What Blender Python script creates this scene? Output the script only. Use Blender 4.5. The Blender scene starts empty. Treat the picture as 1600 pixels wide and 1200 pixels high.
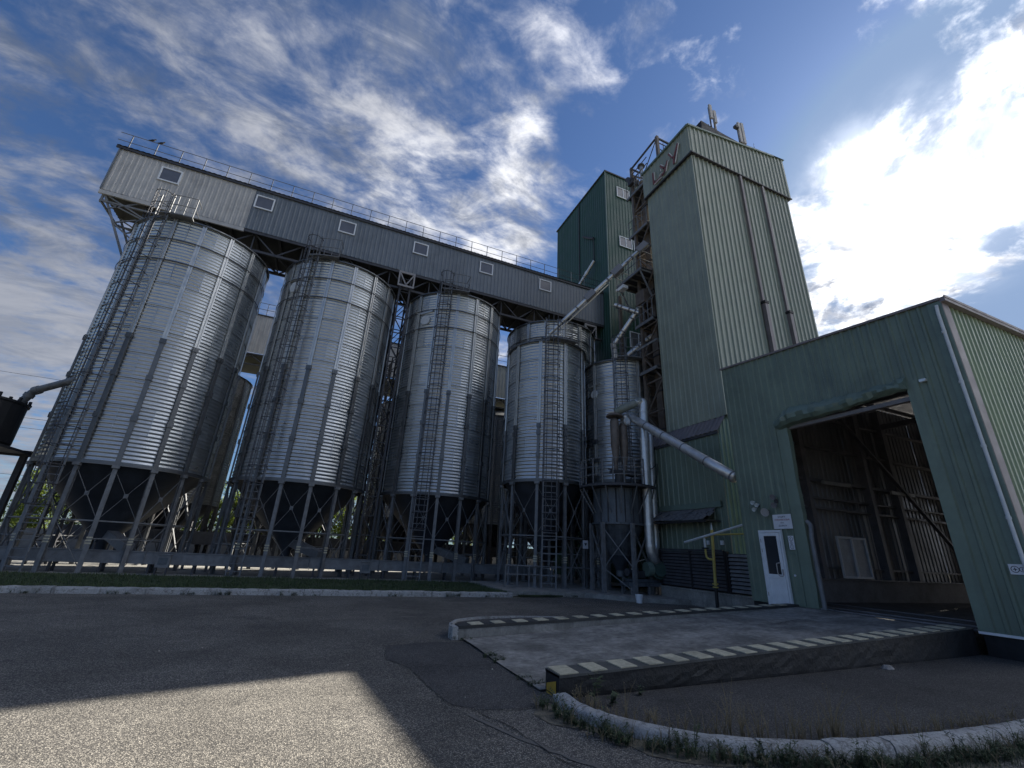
import bpy, bmesh, math, random
from mathutils import Vector, Matrix
R = math.radians
random.seed(7)
sc = bpy.context.scene
COL = sc.collection

# ------------------------------------------------------------------ camera
cam_d = bpy.data.cameras.new("camera")
cam = bpy.data.objects.new("camera", cam_d); COL.objects.link(cam)
cam_d.sensor_width = 36.0; cam_d.lens = 678.0 / 1600.0 * 36.0
cam_d.clip_start = 0.05; cam_d.clip_end = 5000
YAW, PITCH, ROLL = R(22.18), R(20.94), R(2.885)
_f = Vector((math.sin(YAW)*math.cos(PITCH), math.cos(YAW)*math.cos(PITCH), math.sin(PITCH)))
_r = Vector((math.cos(YAW), -math.sin(YAW), 0)); _u = _r.cross(_f)
_r2 = math.cos(ROLL)*_r + math.sin(ROLL)*_u
_u2 = -math.sin(ROLL)*_r + math.cos(ROLL)*_u
cam.matrix_world = Matrix(((_r2.x, _u2.x, -_f.x, 0), (_r2.y, _u2.y, -_f.y, 0), (_r2.z, _u2.z, -_f.z, 1.6), (0, 0, 0, 1)))
sc.camera = cam

# ------------------------------------------------------------------ view
sc.view_settings.view_transform = 'Standard'
sc.view_settings.look = 'None'
sc.view_settings.gamma = 1.0
sc.view_settings.use_curve_mapping = False
sc.view_settings.exposure = 1.65
sc.cycles.max_bounces = 6
sc.cycles.diffuse_bounces = 3
sc.cycles.glossy_bounces = 3

# ------------------------------------------------------------------ sun
SUN_AZ, SUN_EL = R(76.2), R(34.0)
sun_d = bpy.data.lights.new("sun", 'SUN'); sun_d.energy = 5.0; sun_d.angle = R(0.7)
sun_d.color = (1.0, 0.93, 0.82)
sun = bpy.data.objects.new("sun", sun_d); COL.objects.link(sun)
SUN = Vector((math.sin(SUN_AZ)*math.cos(SUN_EL), math.cos(SUN_AZ)*math.cos(SUN_EL), math.sin(SUN_EL)))
sun.rotation_euler = SUN.to_track_quat('Z', 'Y').to_euler()
sun.location = (30, 10, 40)

# ------------------------------------------------------------------ node helper
class NT:
    def __init__(s, tree): s.t = tree; s.n = tree.nodes; s.l = tree.links
    def new(s, typ, **kw):
        n = s.n.new(typ)
        for k, v in kw.items(): setattr(n, k, v)
        return n
    def put(s, sock, v):
        if isinstance(v, bpy.types.NodeSocket): s.l.new(v, sock)
        elif isinstance(v, (tuple, list)) and len(v) == 3 and sock.type == 'RGBA': sock.default_value = (*v, 1)
        else: sock.default_value = v
    def math(s, op, a, b=0.0, c=0.0, clamp=False):
        n = s.new('ShaderNodeMath', operation=op, use_clamp=clamp)
        s.put(n.inputs[0], a); s.put(n.inputs[1], b); s.put(n.inputs[2], c); return n.outputs[0]
    def vmath(s, op, a, b=(0, 0, 0)):
        n = s.new('ShaderNodeVectorMath', operation=op)
        s.put(n.inputs[0], a); s.put(n.inputs[1], b)
        return n.outputs['Value'] if op in ('DOT_PRODUCT', 'LENGTH', 'DISTANCE') else n.outputs[0]
    def noise(s, vec, scale, detail=4, rough=.55, dist=0.0, out='Fac'):
        n = s.new('ShaderNodeTexNoise'); 
        if vec is not None: s.l.new(vec, n.inputs['Vector'])
        n.inputs['Scale'].default_value = scale; n.inputs['Detail'].default_value = detail
        n.inputs['Roughness'].default_value = rough; n.inputs['Distortion'].default_value = dist
        return n.outputs[out]
    def voronoi(s, vec, scale, feature='F1', out='Distance'):
        n = s.new('ShaderNodeTexVoronoi', feature=feature)
        if vec is not None: s.l.new(vec, n.inputs['Vector'])
        n.inputs['Scale'].default_value = scale; return n.outputs[out]
    def ramp(s, fac, stops, interp='LINEAR'):
        n = s.new('ShaderNodeValToRGB'); n.color_ramp.interpolation = interp
        e = n.color_ramp.elements
        while len(e) > 1: e.remove(e[-1])
        for i, (p, c) in enumerate(stops):
            if i == 0: e[0].position = p
            else: e.new(p)
            e[i].color = (c, c, c, 1) if isinstance(c, (int, float)) else (*c, 1)
        s.put(n.inputs[0], fac); return n.outputs[0]
    def mix(s, fac, a, b, blend='MIX'):
        n = s.new('ShaderNodeMix', data_type='RGBA', blend_type=blend)
        s.put(n.inputs[0], fac); s.put(n.inputs[6], a); s.put(n.inputs[7], b); return n.outputs[2]
    def maprange(s, v, a, b, c=0.0, d=1.0, smooth=True):
        n = s.new('ShaderNodeMapRange', interpolation_type='SMOOTHSTEP' if smooth else 'LINEAR')
        s.put(n.inputs[0], v); n.inputs[1].default_value = a; n.inputs[2].default_value = b
        n.inputs[3].default_value = c; n.inputs[4].default_value = d; return n.outputs[0]
    def mapping(s, vec, scale=(1, 1, 1), rot=(0, 0, 0), loc=(0, 0, 0)):
        n = s.new('ShaderNodeMapping'); s.l.new(vec, n.inputs[0])
        n.inputs['Scale'].default_value = scale; n.inputs['Rotation'].default_value = rot; n.inputs['Location'].default_value = loc
        return n.outputs[0]

# ------------------------------------------------------------------ sky
world = bpy.data.worlds.new("World"); sc.world = world; world.use_nodes = True
w = NT(world.node_tree); w.n.clear()
sky = w.new('ShaderNodeTexSky', sky_type='NISHITA', sun_disc=False, sun_elevation=SUN_EL, sun_rotation=SUN_AZ,
            air_density=1.0, dust_density=0.6, ozone_density=3.0, altitude=100)
tc = w.new('ShaderNodeTexCoord'); D = tc.outputs['Generated']
sep = w.new('ShaderNodeSeparateXYZ'); w.l.new(D, sep.inputs[0])
zc = w.math('MAXIMUM', sep.outputs[2], 0.0)
den = w.math('ADD', zc, 0.16)
cmb = w.new('ShaderNodeCombineXYZ')
w.put(cmb.inputs[0], w.math('DIVIDE', sep.outputs[0], den)); w.put(cmb.inputs[1], w.math('DIVIDE', sep.outputs[1], den))
P = cmb.outputs[0]
def blob(az, el, r0, r1):
    a, e = R(az), R(el)
    v = (math.sin(a)*math.cos(e), math.cos(a)*math.cos(e), math.sin(e))
    return w.maprange(w.vmath('DOT_PRODUCT', D, v), math.cos(R(r1)), math.cos(R(r0)))
sunb = w.math('MAXIMUM', blob(69, 31.5, 2, 13), w.math('MULTIPLY', blob(116, 34, 12, 40), .8)); sunc = blob(71.5, 34.0, 0, 13); sunw = blob(74, 34, 5, 95)  # second blob adds bright cloud outside the view, lighting the right-hand walls
warp = w.noise(P, 1.6, 2, .5, 0.0, out='Color')
PW = w.vmath('ADD', P, w.vmath('MULTIPLY', w.vmath('SUBTRACT', warp, (.5, .5, .5)), (.22, .22, 0)))
streak = w.mapping(PW, scale=(0.95, 1.1, 1), rot=(0, 0, R(-28)))
nA = w.noise(streak, 4.6, 11, .60, 0.1)            # puffs
nB = w.noise(w.mapping(PW, scale=(0.9, 1.3, 1), rot=(0, 0, R(-40)), loc=(3, 1, 0)), 15.0, 9, .62, 0.3)   # mottling
nL = w.noise(w.mapping(P, loc=(.4, .2, 0)), 1.3, 3, .5, 0.0)                   # broad patches
leftb = blob(-32, 32, 8, 30); left2 = blob(-14, 50, 3, 18); lowl = blob(-28, 12, 3, 16); upr = blob(78, 46, 2, 8); tw = blob(43, 57, 1, 6)
centb = blob(5, 43, 1, 8); cent2 = blob(19, 40, 1, 8); cent3 = blob(21, 49, 1, 7)
hole = blob(55, 54, 5, 15); hole2 = blob(37, 50, 2, 9); hole3 = blob(76, 23, 1, 8); hole4 = blob(63, 44, 1, 7); hole5 = blob(-22, 34, 2, 9)
bias = w.math('MULTIPLY', leftb, 0.065)
for k_, b_ in ((0.135, sunb), (.03, left2), (0.15, lowl), (0.13, centb), (0.14, cent2), (.12, cent3), (0.10, upr), (.045, tw), (-.02, blob(30, 58, 3, 12)), (-0.085, hole), (-0.04, hole2), (-0.13, hole3), (-.13, hole4), (-.10, blob(73, 45, 1, 6)), (-.17, blob(80, 51, 3, 14)), (-.05, blob(69, 28, 1, 5)), (-.05, hole5)):
    bias = w.math('ADD', bias, w.math('MULTIPLY', b_, k_))
bias = w.math('ADD', bias, .015)
mixn = w.math('ADD', w.math('MULTIPLY', nA, 0.64), w.math('MULTIPLY', nB, 0.36))
mixn = w.math('ADD', mixn, w.math('MULTIPLY', w.math('SUBTRACT', nL, 0.5), 0.30))
mixn = w.math('ADD', mixn, w.math('MULTIPLY', w.math('SUBTRACT', w.noise(w.mapping(PW, loc=(1.7, .6, 0)), 4.6, 9, .6, .2), .5), w.math('MULTIPLY', blob(72, 33, 3, 26), .55)))
dens = w.math('ADD', mixn, bias)
cover = w.math('MULTIPLY', w.maprange(dens, 0.455, 0.655), w.maprange(sep.outputs[2], -.01, .05))
thick = w.maprange(dens, 0.54, 0.76)
shade = w.noise(w.mapping(P, scale=(0.8, 1.4, 1), rot=(0, 0, R(-30)), loc=(.12, .05, 0)), 5.0, 9, .66, 0.5)
sh = w.maprange(shade, 0.34, 0.66)
base = w.mix(sh, (0.040, 0.053, 0.084), (0.118, 0.126, 0.150))
base = w.mix(w.math('MULTIPLY', w.math('ADD', w.math('MAXIMUM', cent3, centb), cent2), w.math('ADD', w.math('MULTIPLY', sh, .6), .12)), base, (0.30, 0.305, 0.32))
base = w.mix(w.math('MULTIPLY', lowl, 0.5), base, (0.155, 0.165, 0.19))
back = w.math('ADD', 1.0, w.math('MULTIPLY', blob(180, 38, 25, 100), 1.4))  # clouds behind the camera brightened as added fill for the near-side faces
bk = w.new('ShaderNodeVectorMath', operation='SCALE'); w.l.new(base, bk.inputs[0]); w.put(bk.inputs[3], back); base = bk.outputs[0]
glow = w.math('ADD', w.math('MULTIPLY', w.math('POWER', w.math('MAXIMUM', sunb, w.math('MULTIPLY', blob(104, 36, 14, 66), .95)), 1.7), w.math('ADD', w.math('MULTIPLY', w.maprange(w.noise(PW, 6.5, 10, .66, .2), .40, .58), .95), .0)), w.math('MULTIPLY', sunw, w.math('ADD', w.math('MULTIPLY', sh, .20), .03)))
gcol = w.new('ShaderNodeVectorMath', operation='SCALE'); gcol.inputs[0].default_value = (1.0, 0.97, 0.92); w.put(gcol.inputs[3], glow)
cloudc = w.vmath('ADD', base, gcol.outputs[0])
skyc = w.new('ShaderNodeVectorMath', operation='MULTIPLY'); w.l.new(sky.outputs[0], skyc.inputs[0]); skyc.inputs[1].default_value = (0.0245, 0.0315, 0.041)
skyv = w.vmath('MINIMUM', skyc.outputs[0], (0.105, 0.15, 0.235))
col = w.mix(w.math('MULTIPLY', cover, w.math('ADD', 0.50, w.math('MULTIPLY', thick, 0.48))), skyv, cloudc)
gl2 = w.new('ShaderNodeVectorMath', operation='SCALE'); gl2.inputs[0].default_value = (1.0, 0.97, 0.92); w.put(gl2.inputs[3], w.math('MULTIPLY', w.math('MULTIPLY', w.math('POWER', sunc, 2.2), w.math('ADD', .35, w.maprange(w.noise(PW, 5.0, 8, .6, .2), .36, .6))), .30))
col = w.vmath('ADD', col, gl2.outputs[0])
bg = w.new('ShaderNodeBackground'); w.l.new(col, bg.inputs[0]); bg.inputs[1].default_value = 0.90
wo = w.new('ShaderNodeOutputWorld'); w.l.new(bg.outputs[0], wo.inputs[0])

# ------------------------------------------------------------------ materials
MATS = {}
def mat(name, colr, rough=.6, metal=0.0, var=0.12, grain=(6, .15), dirt=0.0, dirtcol=(.05, .045, .035), bump=0.0, bscale=40, rnd=0.0, spec=0.5, streak=0.0, coord='Object', fn=None):
    if name in MATS: return MATS[name]
    m = bpy.data.materials.new(name); m.use_nodes = True
    n = NT(m.node_tree); n.n.clear()
    b = n.new('ShaderNodeBsdfPrincipled'); o = n.new('ShaderNodeOutputMaterial'); n.l.new(b.outputs[0], o.inputs[0])
    geo = n.new('ShaderNodeNewGeometry'); tcn = n.new('ShaderNodeTexCoord')
    V = geo.outputs['Position'] if coord == 'World' else tcn.outputs['Object']
    f = n.noise(V, grain[0], 5, .6)
    c = n.mix(n.maprange(f, .3, .7), tuple(x*(1-var) for x in colr), tuple(min(1, x*(1+var)) for x in colr))
    if grain[1]:
        f2 = n.noise(V, grain[0]*9, 3, .6)
        c = n.mix(grain[1], c, n.mix(f2, (0, 0, 0), (1, 1, 1)), 'OVERLAY')
    if streak:
        st = n.noise(n.mapping(geo.outputs['Position'], scale=(3.5, 3.5, .22)), 1.7, 6, .65)
        c = n.mix(n.math('MULTIPLY', n.maprange(st, .5, .75), streak), c, dirtcol)
    if dirt:
        d = n.noise(geo.outputs['Position'], 1.1, 7, .65, .4)
        c = n.mix(n.math('MULTIPLY', n.maprange(d, .5, .72), dirt), c, dirtcol)
    if rnd:
        oi = n.new('ShaderNodeObjectInfo')
        k = n.math('ADD', n.math('MULTIPLY', oi.outputs['Random'], rnd*2), 1-rnd)
        s = n.new('ShaderNodeVectorMath', operation='SCALE'); n.l.new(c, s.inputs[0]); n.l.new(k, s.inputs[3]); c = s.outputs[0]
    if fn: c = fn(n, c, V, b)
    if 'sheet' in name and 'galvan' not in name: c = n.mix(geo.outputs['Backfacing'], c, (.21, .21, .22))
    n.put(b.inputs['Base Color'], c)
    b.inputs['Metallic'].default_value = metal
    rr = n.maprange(f, .25, .75, max(.05, rough-.1), min(1, rough+.1)); n.put(b.inputs['Roughness'], rr)
    b.inputs['Specular IOR Level'].default_value = spec
    if bump:
        bm_ = n.new('ShaderNodeBump'); bm_.inputs['Strength'].default_value = bump; bm_.inputs['Distance'].default_value = .02
        n.put(bm_.inputs['Height'], n.noise(V, bscale, 6, .65)); n.l.new(bm_.outputs[0], b.inputs['Normal'])
    MATS[name] = m; return m

def asphalt(name, lo, hi, gscale=70, patchy=.3, bump=.8):
    m = bpy.data.materials.new(name); m.use_nodes = True
    n = NT(m.node_tree); n.n.clear()
    b = n.new('ShaderNodeBsdfPrincipled'); o = n.new('ShaderNodeOutputMaterial'); n.l.new(b.outputs[0], o.inputs[0])
    V = n.new('ShaderNodeNewGeometry').outputs['Position']
    vor = n.new('ShaderNodeTexVoronoi'); n.l.new(V, vor.inputs['Vector']); vor.inputs['Scale'].default_value = gscale
    stone = vor.outputs['Color']; sd = vor.outputs['Distance']
    sv = n.new('ShaderNodeSeparateColor'); n.l.new(stone, sv.inputs[0])
    g = n.math('POWER', sv.outputs[0], 1.5)
    c = n.mix(g, lo, hi)
    edge = n.maprange(sd, .25, .62)
    c = n.mix(n.math('MULTIPLY', edge, .75), c, tuple(x*.35 for x in lo))
    big = n.noise(V, .55, 6, .6, .3); mid = n.noise(V, 4.0, 5, .6)
    tone = n.math('ADD', n.math('MULTIPLY', n.maprange(big, .3, .7), patchy), n.math('MULTIPLY', mid, .35))
    s = n.new('ShaderNodeVectorMath', operation='SCALE'); n.l.new(c, s.inputs[0]); n.put(s.inputs[3], n.math('ADD', tone, .75-patchy/2))
    tyre = n.noise(n.mapping(V, scale=(.12, 1.4, 1), rot=(0, 0, R(6))), 1.5, 5, .6)
    c2 = n.mix(n.math('MULTIPLY', n.maprange(tyre, .50, .75), .10), s.outputs[0], tuple(x*.8 for x in hi))
    oil = n.noise(V, 1.15, 3, .5, .8); c2 = n.mix(n.math('MULTIPLY', n.maprange(oil, .63, .74), .5), c2, tuple(x*.45 for x in lo))
    drip = n.voronoi(V, .8); c2 = n.mix(n.math('MULTIPLY', n.maprange(drip, .05, .0), .55), c2, tuple(x*.3 for x in lo))
    scuff = n.noise(n.mapping(V, scale=(.5, 2.6, 1), rot=(0, 0, R(-14))), 1.3, 8, .72, 1.2); c2 = n.mix(n.math('MULTIPLY', n.maprange(scuff, .60, .74), .28), c2, tuple(min(1, x*.9) for x in hi))
    n.put(b.inputs['Base Color'], c2); b.inputs['Roughness'].default_value = .82
    b.inputs['Specular IOR Level'].default_value = .3
    bp = n.new('ShaderNodeBump'); bp.inputs['Strength'].default_value = bump; bp.inputs['Distance'].default_value = .012
    h = n.math('ADD', n.math('MULTIPLY', n.math('SUBTRACT', 1.0, sd), .6), n.math('MULTIPLY', n.noise(V, gscale*.45, 4, .6), .8))
    n.put(bp.inputs['Height'], h); n.l.new(bp.outputs[0], b.inputs['Normal'])
    MATS[name] = m; return m

def concrete_fn(n, c, V, b):
    pits = n.noise(V, 22, 5, .7); c = n.mix(n.math('MULTIPLY', n.maprange(pits, .58, .72), .5), c, (.04, .04, .038))
    return c

M_asph = asphalt('worn_asphalt', (.085, .082, .078), (.40, .372, .32), 80, .45)
M_asph2 = asphalt('smooth_patch_asphalt', (.060, .060, .060), (.21, .20, .19), 85, .35, .6)
M_asph3 = asphalt('lower_yard_asphalt', (.058, .057, .056), (.19, .18, .168), 75, .3, .8)
M_ramp = mat('ramp_concrete', (.215, .208, .19), .85, 0, .5, (1.1, .75), .75, (.055, .055, .052), 1.0, 30, coord='World', fn=concrete_fn)
M_conc = mat('plinth_concrete', (.24, .235, .215), .85, 0, .22, (2.2, .4), .5, (.07, .07, .065), .7, 35, coord='World', fn=concrete_fn, streak=.4)
M_pale = mat('pale_yard_concrete', (.09, .088, .08), .85, 0, .2, (.6, .3), .3, (.12, .12, .1), .4, 20, coord='World')
def flake(n, c, V, b):
    ch = n.noise(V, 9, 10, .78, .3)
    return n.mix(n.math('MULTIPLY', n.maprange(ch, .47, .60), .85), c, (.13, .125, .115))
M_kerb = mat('whitewashed_kerb', (.38, .385, .38), .85, 0, .2, (9, .4), .65, (.10, .10, .09), .9, 40, coord='World', fn=flake)
M_tar = mat('black_painted_wall', (.009, .010, .012), .6, 0, .4, (5, .3), .25, (.020, .019, .018), .7, 12, coord='World')
M_white = mat('road_paint_cream', (.44, .41, .30), .75, 0, .2, (14, .45), .85, (.11, .105, .09), .2, coord='World')
M_yellow = mat('hazard_yellow', (.45, .28, .03), .6, 0, .15, (14, .3), .3)
M_grassg = mat('grass_soil', (.03, .042, .016), .95, 0, .4, (3, .5), .5, (.06, .05, .03), .8, 30, coord='World')
M_blade = mat('grass_blade', (.036, .058, .020), .7, 0, .35, (5, .1), rnd=.2, coord='World')
M_weed = mat('weed_leaf', (.040, .060, .026), .7, 0, .4, (8, .1), coord='World')
M_dry = mat('dry_weed', (.16, .13, .075), .8, 0, .3, (8, .1), coord='World')
def leafy(m, tcol):
    n = NT(m.node_tree); b = n.n['Principled BSDF']; o = [x for x in n.n if x.type == 'OUTPUT_MATERIAL'][0]
    t = n.new('ShaderNodeBsdfTranslucent'); t.inputs[0].default_value = (*tcol, 1); x = n.new('ShaderNodeMixShader'); x.inputs[0].default_value = .45
    n.l.new(b.outputs[0], x.inputs[1]); n.l.new(t.outputs[0], x.inputs[2]); n.l.new(x.outputs[0], o.inputs[0])
M_leaf = mat('tree_leaf', (.085, .125, .020), .6, 0, .45, (1.3, .1), coord='World'); leafy(M_leaf, (.16, .21, .025))
M_bark = mat('bark', (.06, .048, .036), .9, 0, .3, (6, .3), bump=.6)
M_ground = mat('far_ground', (.10, .10, .06), .95, 0, .35, (.2, .3), .4, (.07, .06, .04), coord='World')

M_galv = mat('galvanised_sheet', (.46, .485, .50), .35, .90, .06, (2.2, .12), .08, (.3, .3, .3), 0, rnd=.07, streak=.20, coord='World')
M_galvdark = mat('dark_galvanised_sheet', (.24, .25, .255), .5, .7, .15, (2, .2), .3, (.1, .1, .1), coord='World', streak=.3)  # darker galvanised tone for the back row walls and course laps
M_annex = mat('pale_green_sheet', (.15, .245, .225), .45, .05, .08, (1.2, .08), .2, (.10, .12, .10), coord='World', streak=.2)
M_galvp = mat('galvanised_post', (.135, .14, .145), .5, .85, .14, (3, .15), .2, (.12, .12, .12), rnd=.12, coord='World')
M_galvb = mat('bright_galvanised_post', (.52, .52, .50), .42, .8, .1, (3, .1), .1, (.2, .2, .2), rnd=.08, coord='World')
M_duct = mat('duct_metal', (.60, .605, .60), .42, .75, .12, (4, .2), .3, (.18, .18, .17), rnd=.06, coord='World')
M_steel = mat('grey_steel', (.165, .172, .18), .62, .25, .2, (5, .2), .35, (.07, .06, .055), coord='World')
M_dsteel = mat('dark_steel', (.060, .062, .070), .6, .35, .25, (4, .25), .4, (.05, .035, .028), coord='World')
M_brown = mat('brownish_steel', (.15, .125, .105), .6, .4, .25, (4, .3), .5, (.075, .05, .035), coord='World')
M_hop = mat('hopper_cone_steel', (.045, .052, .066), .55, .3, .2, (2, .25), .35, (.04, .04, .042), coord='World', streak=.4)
M_streak = mat('rain_streaked_steel', (.10, .115, .13), .55, .3, .2, (3, .2), .3, (.02, .022, .025), coord='World', streak=.9)
M_black = mat('near_black_metal', (.018, .018, .02), .6, .2, .2, (4, .2))
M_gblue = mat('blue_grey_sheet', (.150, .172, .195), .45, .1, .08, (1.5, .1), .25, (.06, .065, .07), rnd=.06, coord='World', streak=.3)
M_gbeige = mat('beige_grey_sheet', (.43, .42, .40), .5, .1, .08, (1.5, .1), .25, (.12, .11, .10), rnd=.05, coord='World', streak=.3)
M_tower = mat('sage_green_sheet', (.255, .285, .228), .45, .05, .08, (1.2, .08), .2, (.10, .12, .10), rnd=.05, coord='World', streak=.40)
M_rear = mat('dark_green_sheet', (.020, .066, .043), .42, .05, .1, (1.0, .08), .2, (.02, .05, .04), rnd=.05, coord='World', streak=.25)
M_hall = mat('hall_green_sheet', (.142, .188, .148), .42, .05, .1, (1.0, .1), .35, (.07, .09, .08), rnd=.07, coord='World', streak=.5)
M_hallr = mat('lit_side_green_sheet', (.26, .32, .205), .45, .05, .1, (1.5, .1), .25, (.12, .13, .08), rnd=.05, coord='World', streak=.25)  # hall green lightened for the right-hand wall: bright skylight put into the colour
M_trim = mat('green_trim', (.125, .178, .150), .45, .05, .1, (3, .15), .4, (.05, .07, .06), bump=.3, bscale=3, coord='World')
M_brtrim = mat('brown_flashing', (.17, .15, .155), .5, .1, .12, (3, .15), .2)
M_pvc = mat('white_pvc', (.68, .71, .74), .35, 0, .05, (5, .08), .2, (.35, .36, .36))
M_wpipe = mat('white_pipe', (.52, .56, .58), .4, 0, .08, (5, .1), .2, (.25, .26, .25))
M_yp = mat('yellow_gas_pipe', (.42, .34, .085), .5, 0, .15, (6, .2), .35, (.16, .12, .05))
M_slate = mat('old_slate', (.12, .12, .125), .8, 0, .4, (9, .5), .4, (.05, .055, .05), .9, 14, coord='World')
M_girt = mat('interior_steel', (.18, .175, .185), .6, .2, .15, (3, .2), .2)
M_plinthin = mat('interior_plinth', (.25, .235, .23), .85, 0, .2, (1.5, .3), .4, (.08, .07, .06), .3, coord='World')
M_floorin = mat('hall_floor', (.11, .105, .10), .8, 0, .3, (1.5, .3), .5, (.04, .04, .04), .5, coord='World')
M_sign = mat('sign_board', (.62, .64, .68), .4, 0, .04, (5, .08), .1, (.4, .4, .4))
M_ink = mat('sign_ink', (.03, .03, .05), .5)
M_redink = mat('sign_red', (.30, .04, .04), .5)
M_redlet = mat('red_letter', (.17, .045, .04), .45, 0, .15, (5, .1))
M_whlet = mat('lit_letter_edge', (.72, .68, .64), .4)  # painted highlight for the lit sides of the letters
M_insul = mat('grey_antenna', (.33, .32, .31), .5, 0, .1, (5, .1))
M_bucket = mat('white_bucket', (.72, .74, .76), .35, 0, .04)
M_fenceb = mat('pale_fence_panel', (.13, .135, .14), .7, 0, .12, (2, .2), .3, (.3, .3, .28), coord='World')
M_lampglass = mat('lamp_glass', (.55, .6, .6), .15, .2)
def glassmat(name, colr, rough=.08):
    m = bpy.data.materials.new(name); m.use_nodes = True
    b = m.node_tree.nodes['Principled BSDF']; n = NT(m.node_tree)
    f = n.noise(n.new('ShaderNodeNewGeometry').outputs['Position'], 2.0, 4, .6)
    n.put(b.inputs['Base Color'], n.mix(f, tuple(x*.7 for x in colr), tuple(x*1.3 for x in colr)))
    b.inputs['Roughness'].default_value = rough; b.inputs['Metallic'].default_value = 0; b.inputs['Specular IOR Level'].default_value = .8
    MATS[name] = m; return m
M_glass = glassmat('dark_glass', (.03, .036, .045))
M_glassg = glassmat('greyed_glass', (.11, .115, .135), .2)
M_skylight = mat('translucent_pane', (.46, .48, .50), .5, 0, .2, (1.4, .2), .4, (.25, .25, .25))

# ------------------------------------------------------------------ mesh helpers
def woff(o):
    v = Vector((0, 0, 0))
    while o is not None: v += o.location; o = o.parent
    return v
class MB:
    def __init__(s): s.v = []; s.f = []
    def add(s, vs, fs):
        k = len(s.v); s.v.extend([tuple(p) for p in vs]); s.f.extend([tuple(i+k for i in f) for f in fs]); return s
    def box(s, x0, x1, y0, y1, z0, z1):
        return s.add([(x0, y0, z0), (x1, y0, z0), (x1, y1, z0), (x0, y1, z0), (x0, y0, z1), (x1, y0, z1), (x1, y1, z1), (x0, y1, z1)],
                     [(0, 3, 2, 1), (4, 5, 6, 7), (0, 1, 5, 4), (1, 2, 6, 5), (2, 3, 7, 6), (3, 0, 4, 7)])
    def beam(s, p, q, a, b=None, up=(0, 0, 1)):
        b = a if b is None else b
        p = Vector(p); q = Vector(q); d = (q-p).normalized(); u = Vector(up)
        if abs(d.dot(u)) > .97: u = Vector((1, 0, 0)) if abs(d.x) < .9 else Vector((0, 1, 0))
        sx = d.cross(u).normalized(); sy = sx.cross(d).normalized()
        vs = []
        for c in (p, q):
            for i, j in ((-1, -1), (1, -1), (1, 1), (-1, 1)): vs.append(c + sx*(i*a/2) + sy*(j*b/2))
        return s.add(vs, [(3, 2, 1, 0), (4, 5, 6, 7), (0, 1, 5, 4), (1, 2, 6, 5), (2, 3, 7, 6), (3, 0, 4, 7)])
    def channel(s, p, q, a, b, t, up=(0, 0, 1)):      # H section: two flanges and a web
        p = Vector(p); q = Vector(q); d = (q-p).normalized(); u = Vector(up)
        if abs(d.dot(u)) > .97: u = Vector((1, 0, 0))
        sx = d.cross(u).normalized(); sy = sx.cross(d).normalized()
        s.beam(p+sy*(b/2-t/2), q+sy*(b/2-t/2), a, t, u); s.beam(p-sy*(b/2-t/2), q-sy*(b/2-t/2), a, t, u); s.beam(p, q, t, b-2*t-.002, u)
        return s
    def tube(s, pts, r, n=8, caps=True):
        pts = [Vector(p) for p in pts]; rs = r if isinstance(r, (list, tuple)) else [r]*len(pts)
        rings = []; prev = None
        for i, p in enumerate(pts):
            d = (pts[min(i+1, len(pts)-1)]-pts[max(i-1, 0)]).normalized()
            if prev is None:
                u = Vector((0, 0, 1)) if abs(d.z) < .9 else Vector((1, 0, 0)); sx = d.cross(u).normalized()
            else: sx = (prev - d*prev.dot(d)).normalized()
            prev = sx; sy = d.cross(sx)
            rings.append([p + sx*(math.cos(2*math.pi*k/n)*rs[i]) + sy*(math.sin(2*math.pi*k/n)*rs[i]) for k in range(n)])
        vs = [v for ring in rings for v in ring]; fs = []
        for i in range(len(pts)-1):
            for k in range(n): fs.append((i*n+k, i*n+(k+1) % n, (i+1)*n+(k+1) % n, (i+1)*n+k))
        if caps: fs.append(tuple(range(n-1, -1, -1))); fs.append(tuple((len(pts)-1)*n+k for k in range(n)))
        return s.add(vs, fs)
    def lathe(s, prof, n=24, c=(0, 0, 0), a0=0, a1=2*math.pi, cap=False):
        full = abs(a1-a0-2*math.pi) < 1e-6; m = n if full else n+1
        vs = [(c[0]+r*math.cos(a0+(a1-a0)*k/n), c[1]+r*math.sin(a0+(a1-a0)*k/n), c[2]+z) for r, z in prof for k in range(m)]
        fs = []
        for i in range(len(prof)-1):
            for k in range(n if full else n):
                k2 = (k+1) % m
                fs.append((i*m+k, i*m+k2, (i+1)*m+k2, (i+1)*m+k))
        if cap: fs.append(tuple(range(m-1, -1, -1))); fs.append(tuple((len(prof)-1)*m+k for k in range(m)))
        return s.add(vs, fs)
    def build(s, name, m, parent=None, world=False, smooth=False):
        vs = s.v
        if world and parent is not None:
            o_ = woff(parent); vs = [(v[0]-o_.x, v[1]-o_.y, v[2]-o_.z) for v in vs]
        me = bpy.data.meshes.new(name); me.from_pydata(vs, [], s.f); me.update()
        if smooth:
            me.polygons.foreach_set('use_smooth', [True]*len(me.polygons))
        if m is not None: me.materials.append(m)
        o = bpy.data.objects.new(name, me); COL.objects.link(o)
        if parent is not None: o.parent = parent
        return o
def smooth_by_angle(o, deg=40):
    bm = bmesh.new(); bm.from_mesh(o.data)
    for f in bm.faces: f.smooth = True
    for e in bm.edges:
        if len(e.link_faces) == 2 and e.calc_face_angle(0) > R(deg): e.smooth = False
    bm.to_mesh(o.data); bm.free(); return o
def share(o, parent=None, loc=(0, 0, 0), rotz=0.0, name=None):
    c = bpy.data.objects.new(name or o.name.split('.')[0], o.data); COL.objects.link(c)
    c.parent = parent if parent is not None else o.parent
    c.location = loc; c.rotation_euler = (0, 0, rotz); return c
def tag(o, label, cat, group=None):
    o['label'] = label; o['category'] = cat
    if group: o['group'] = group
    return o
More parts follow.
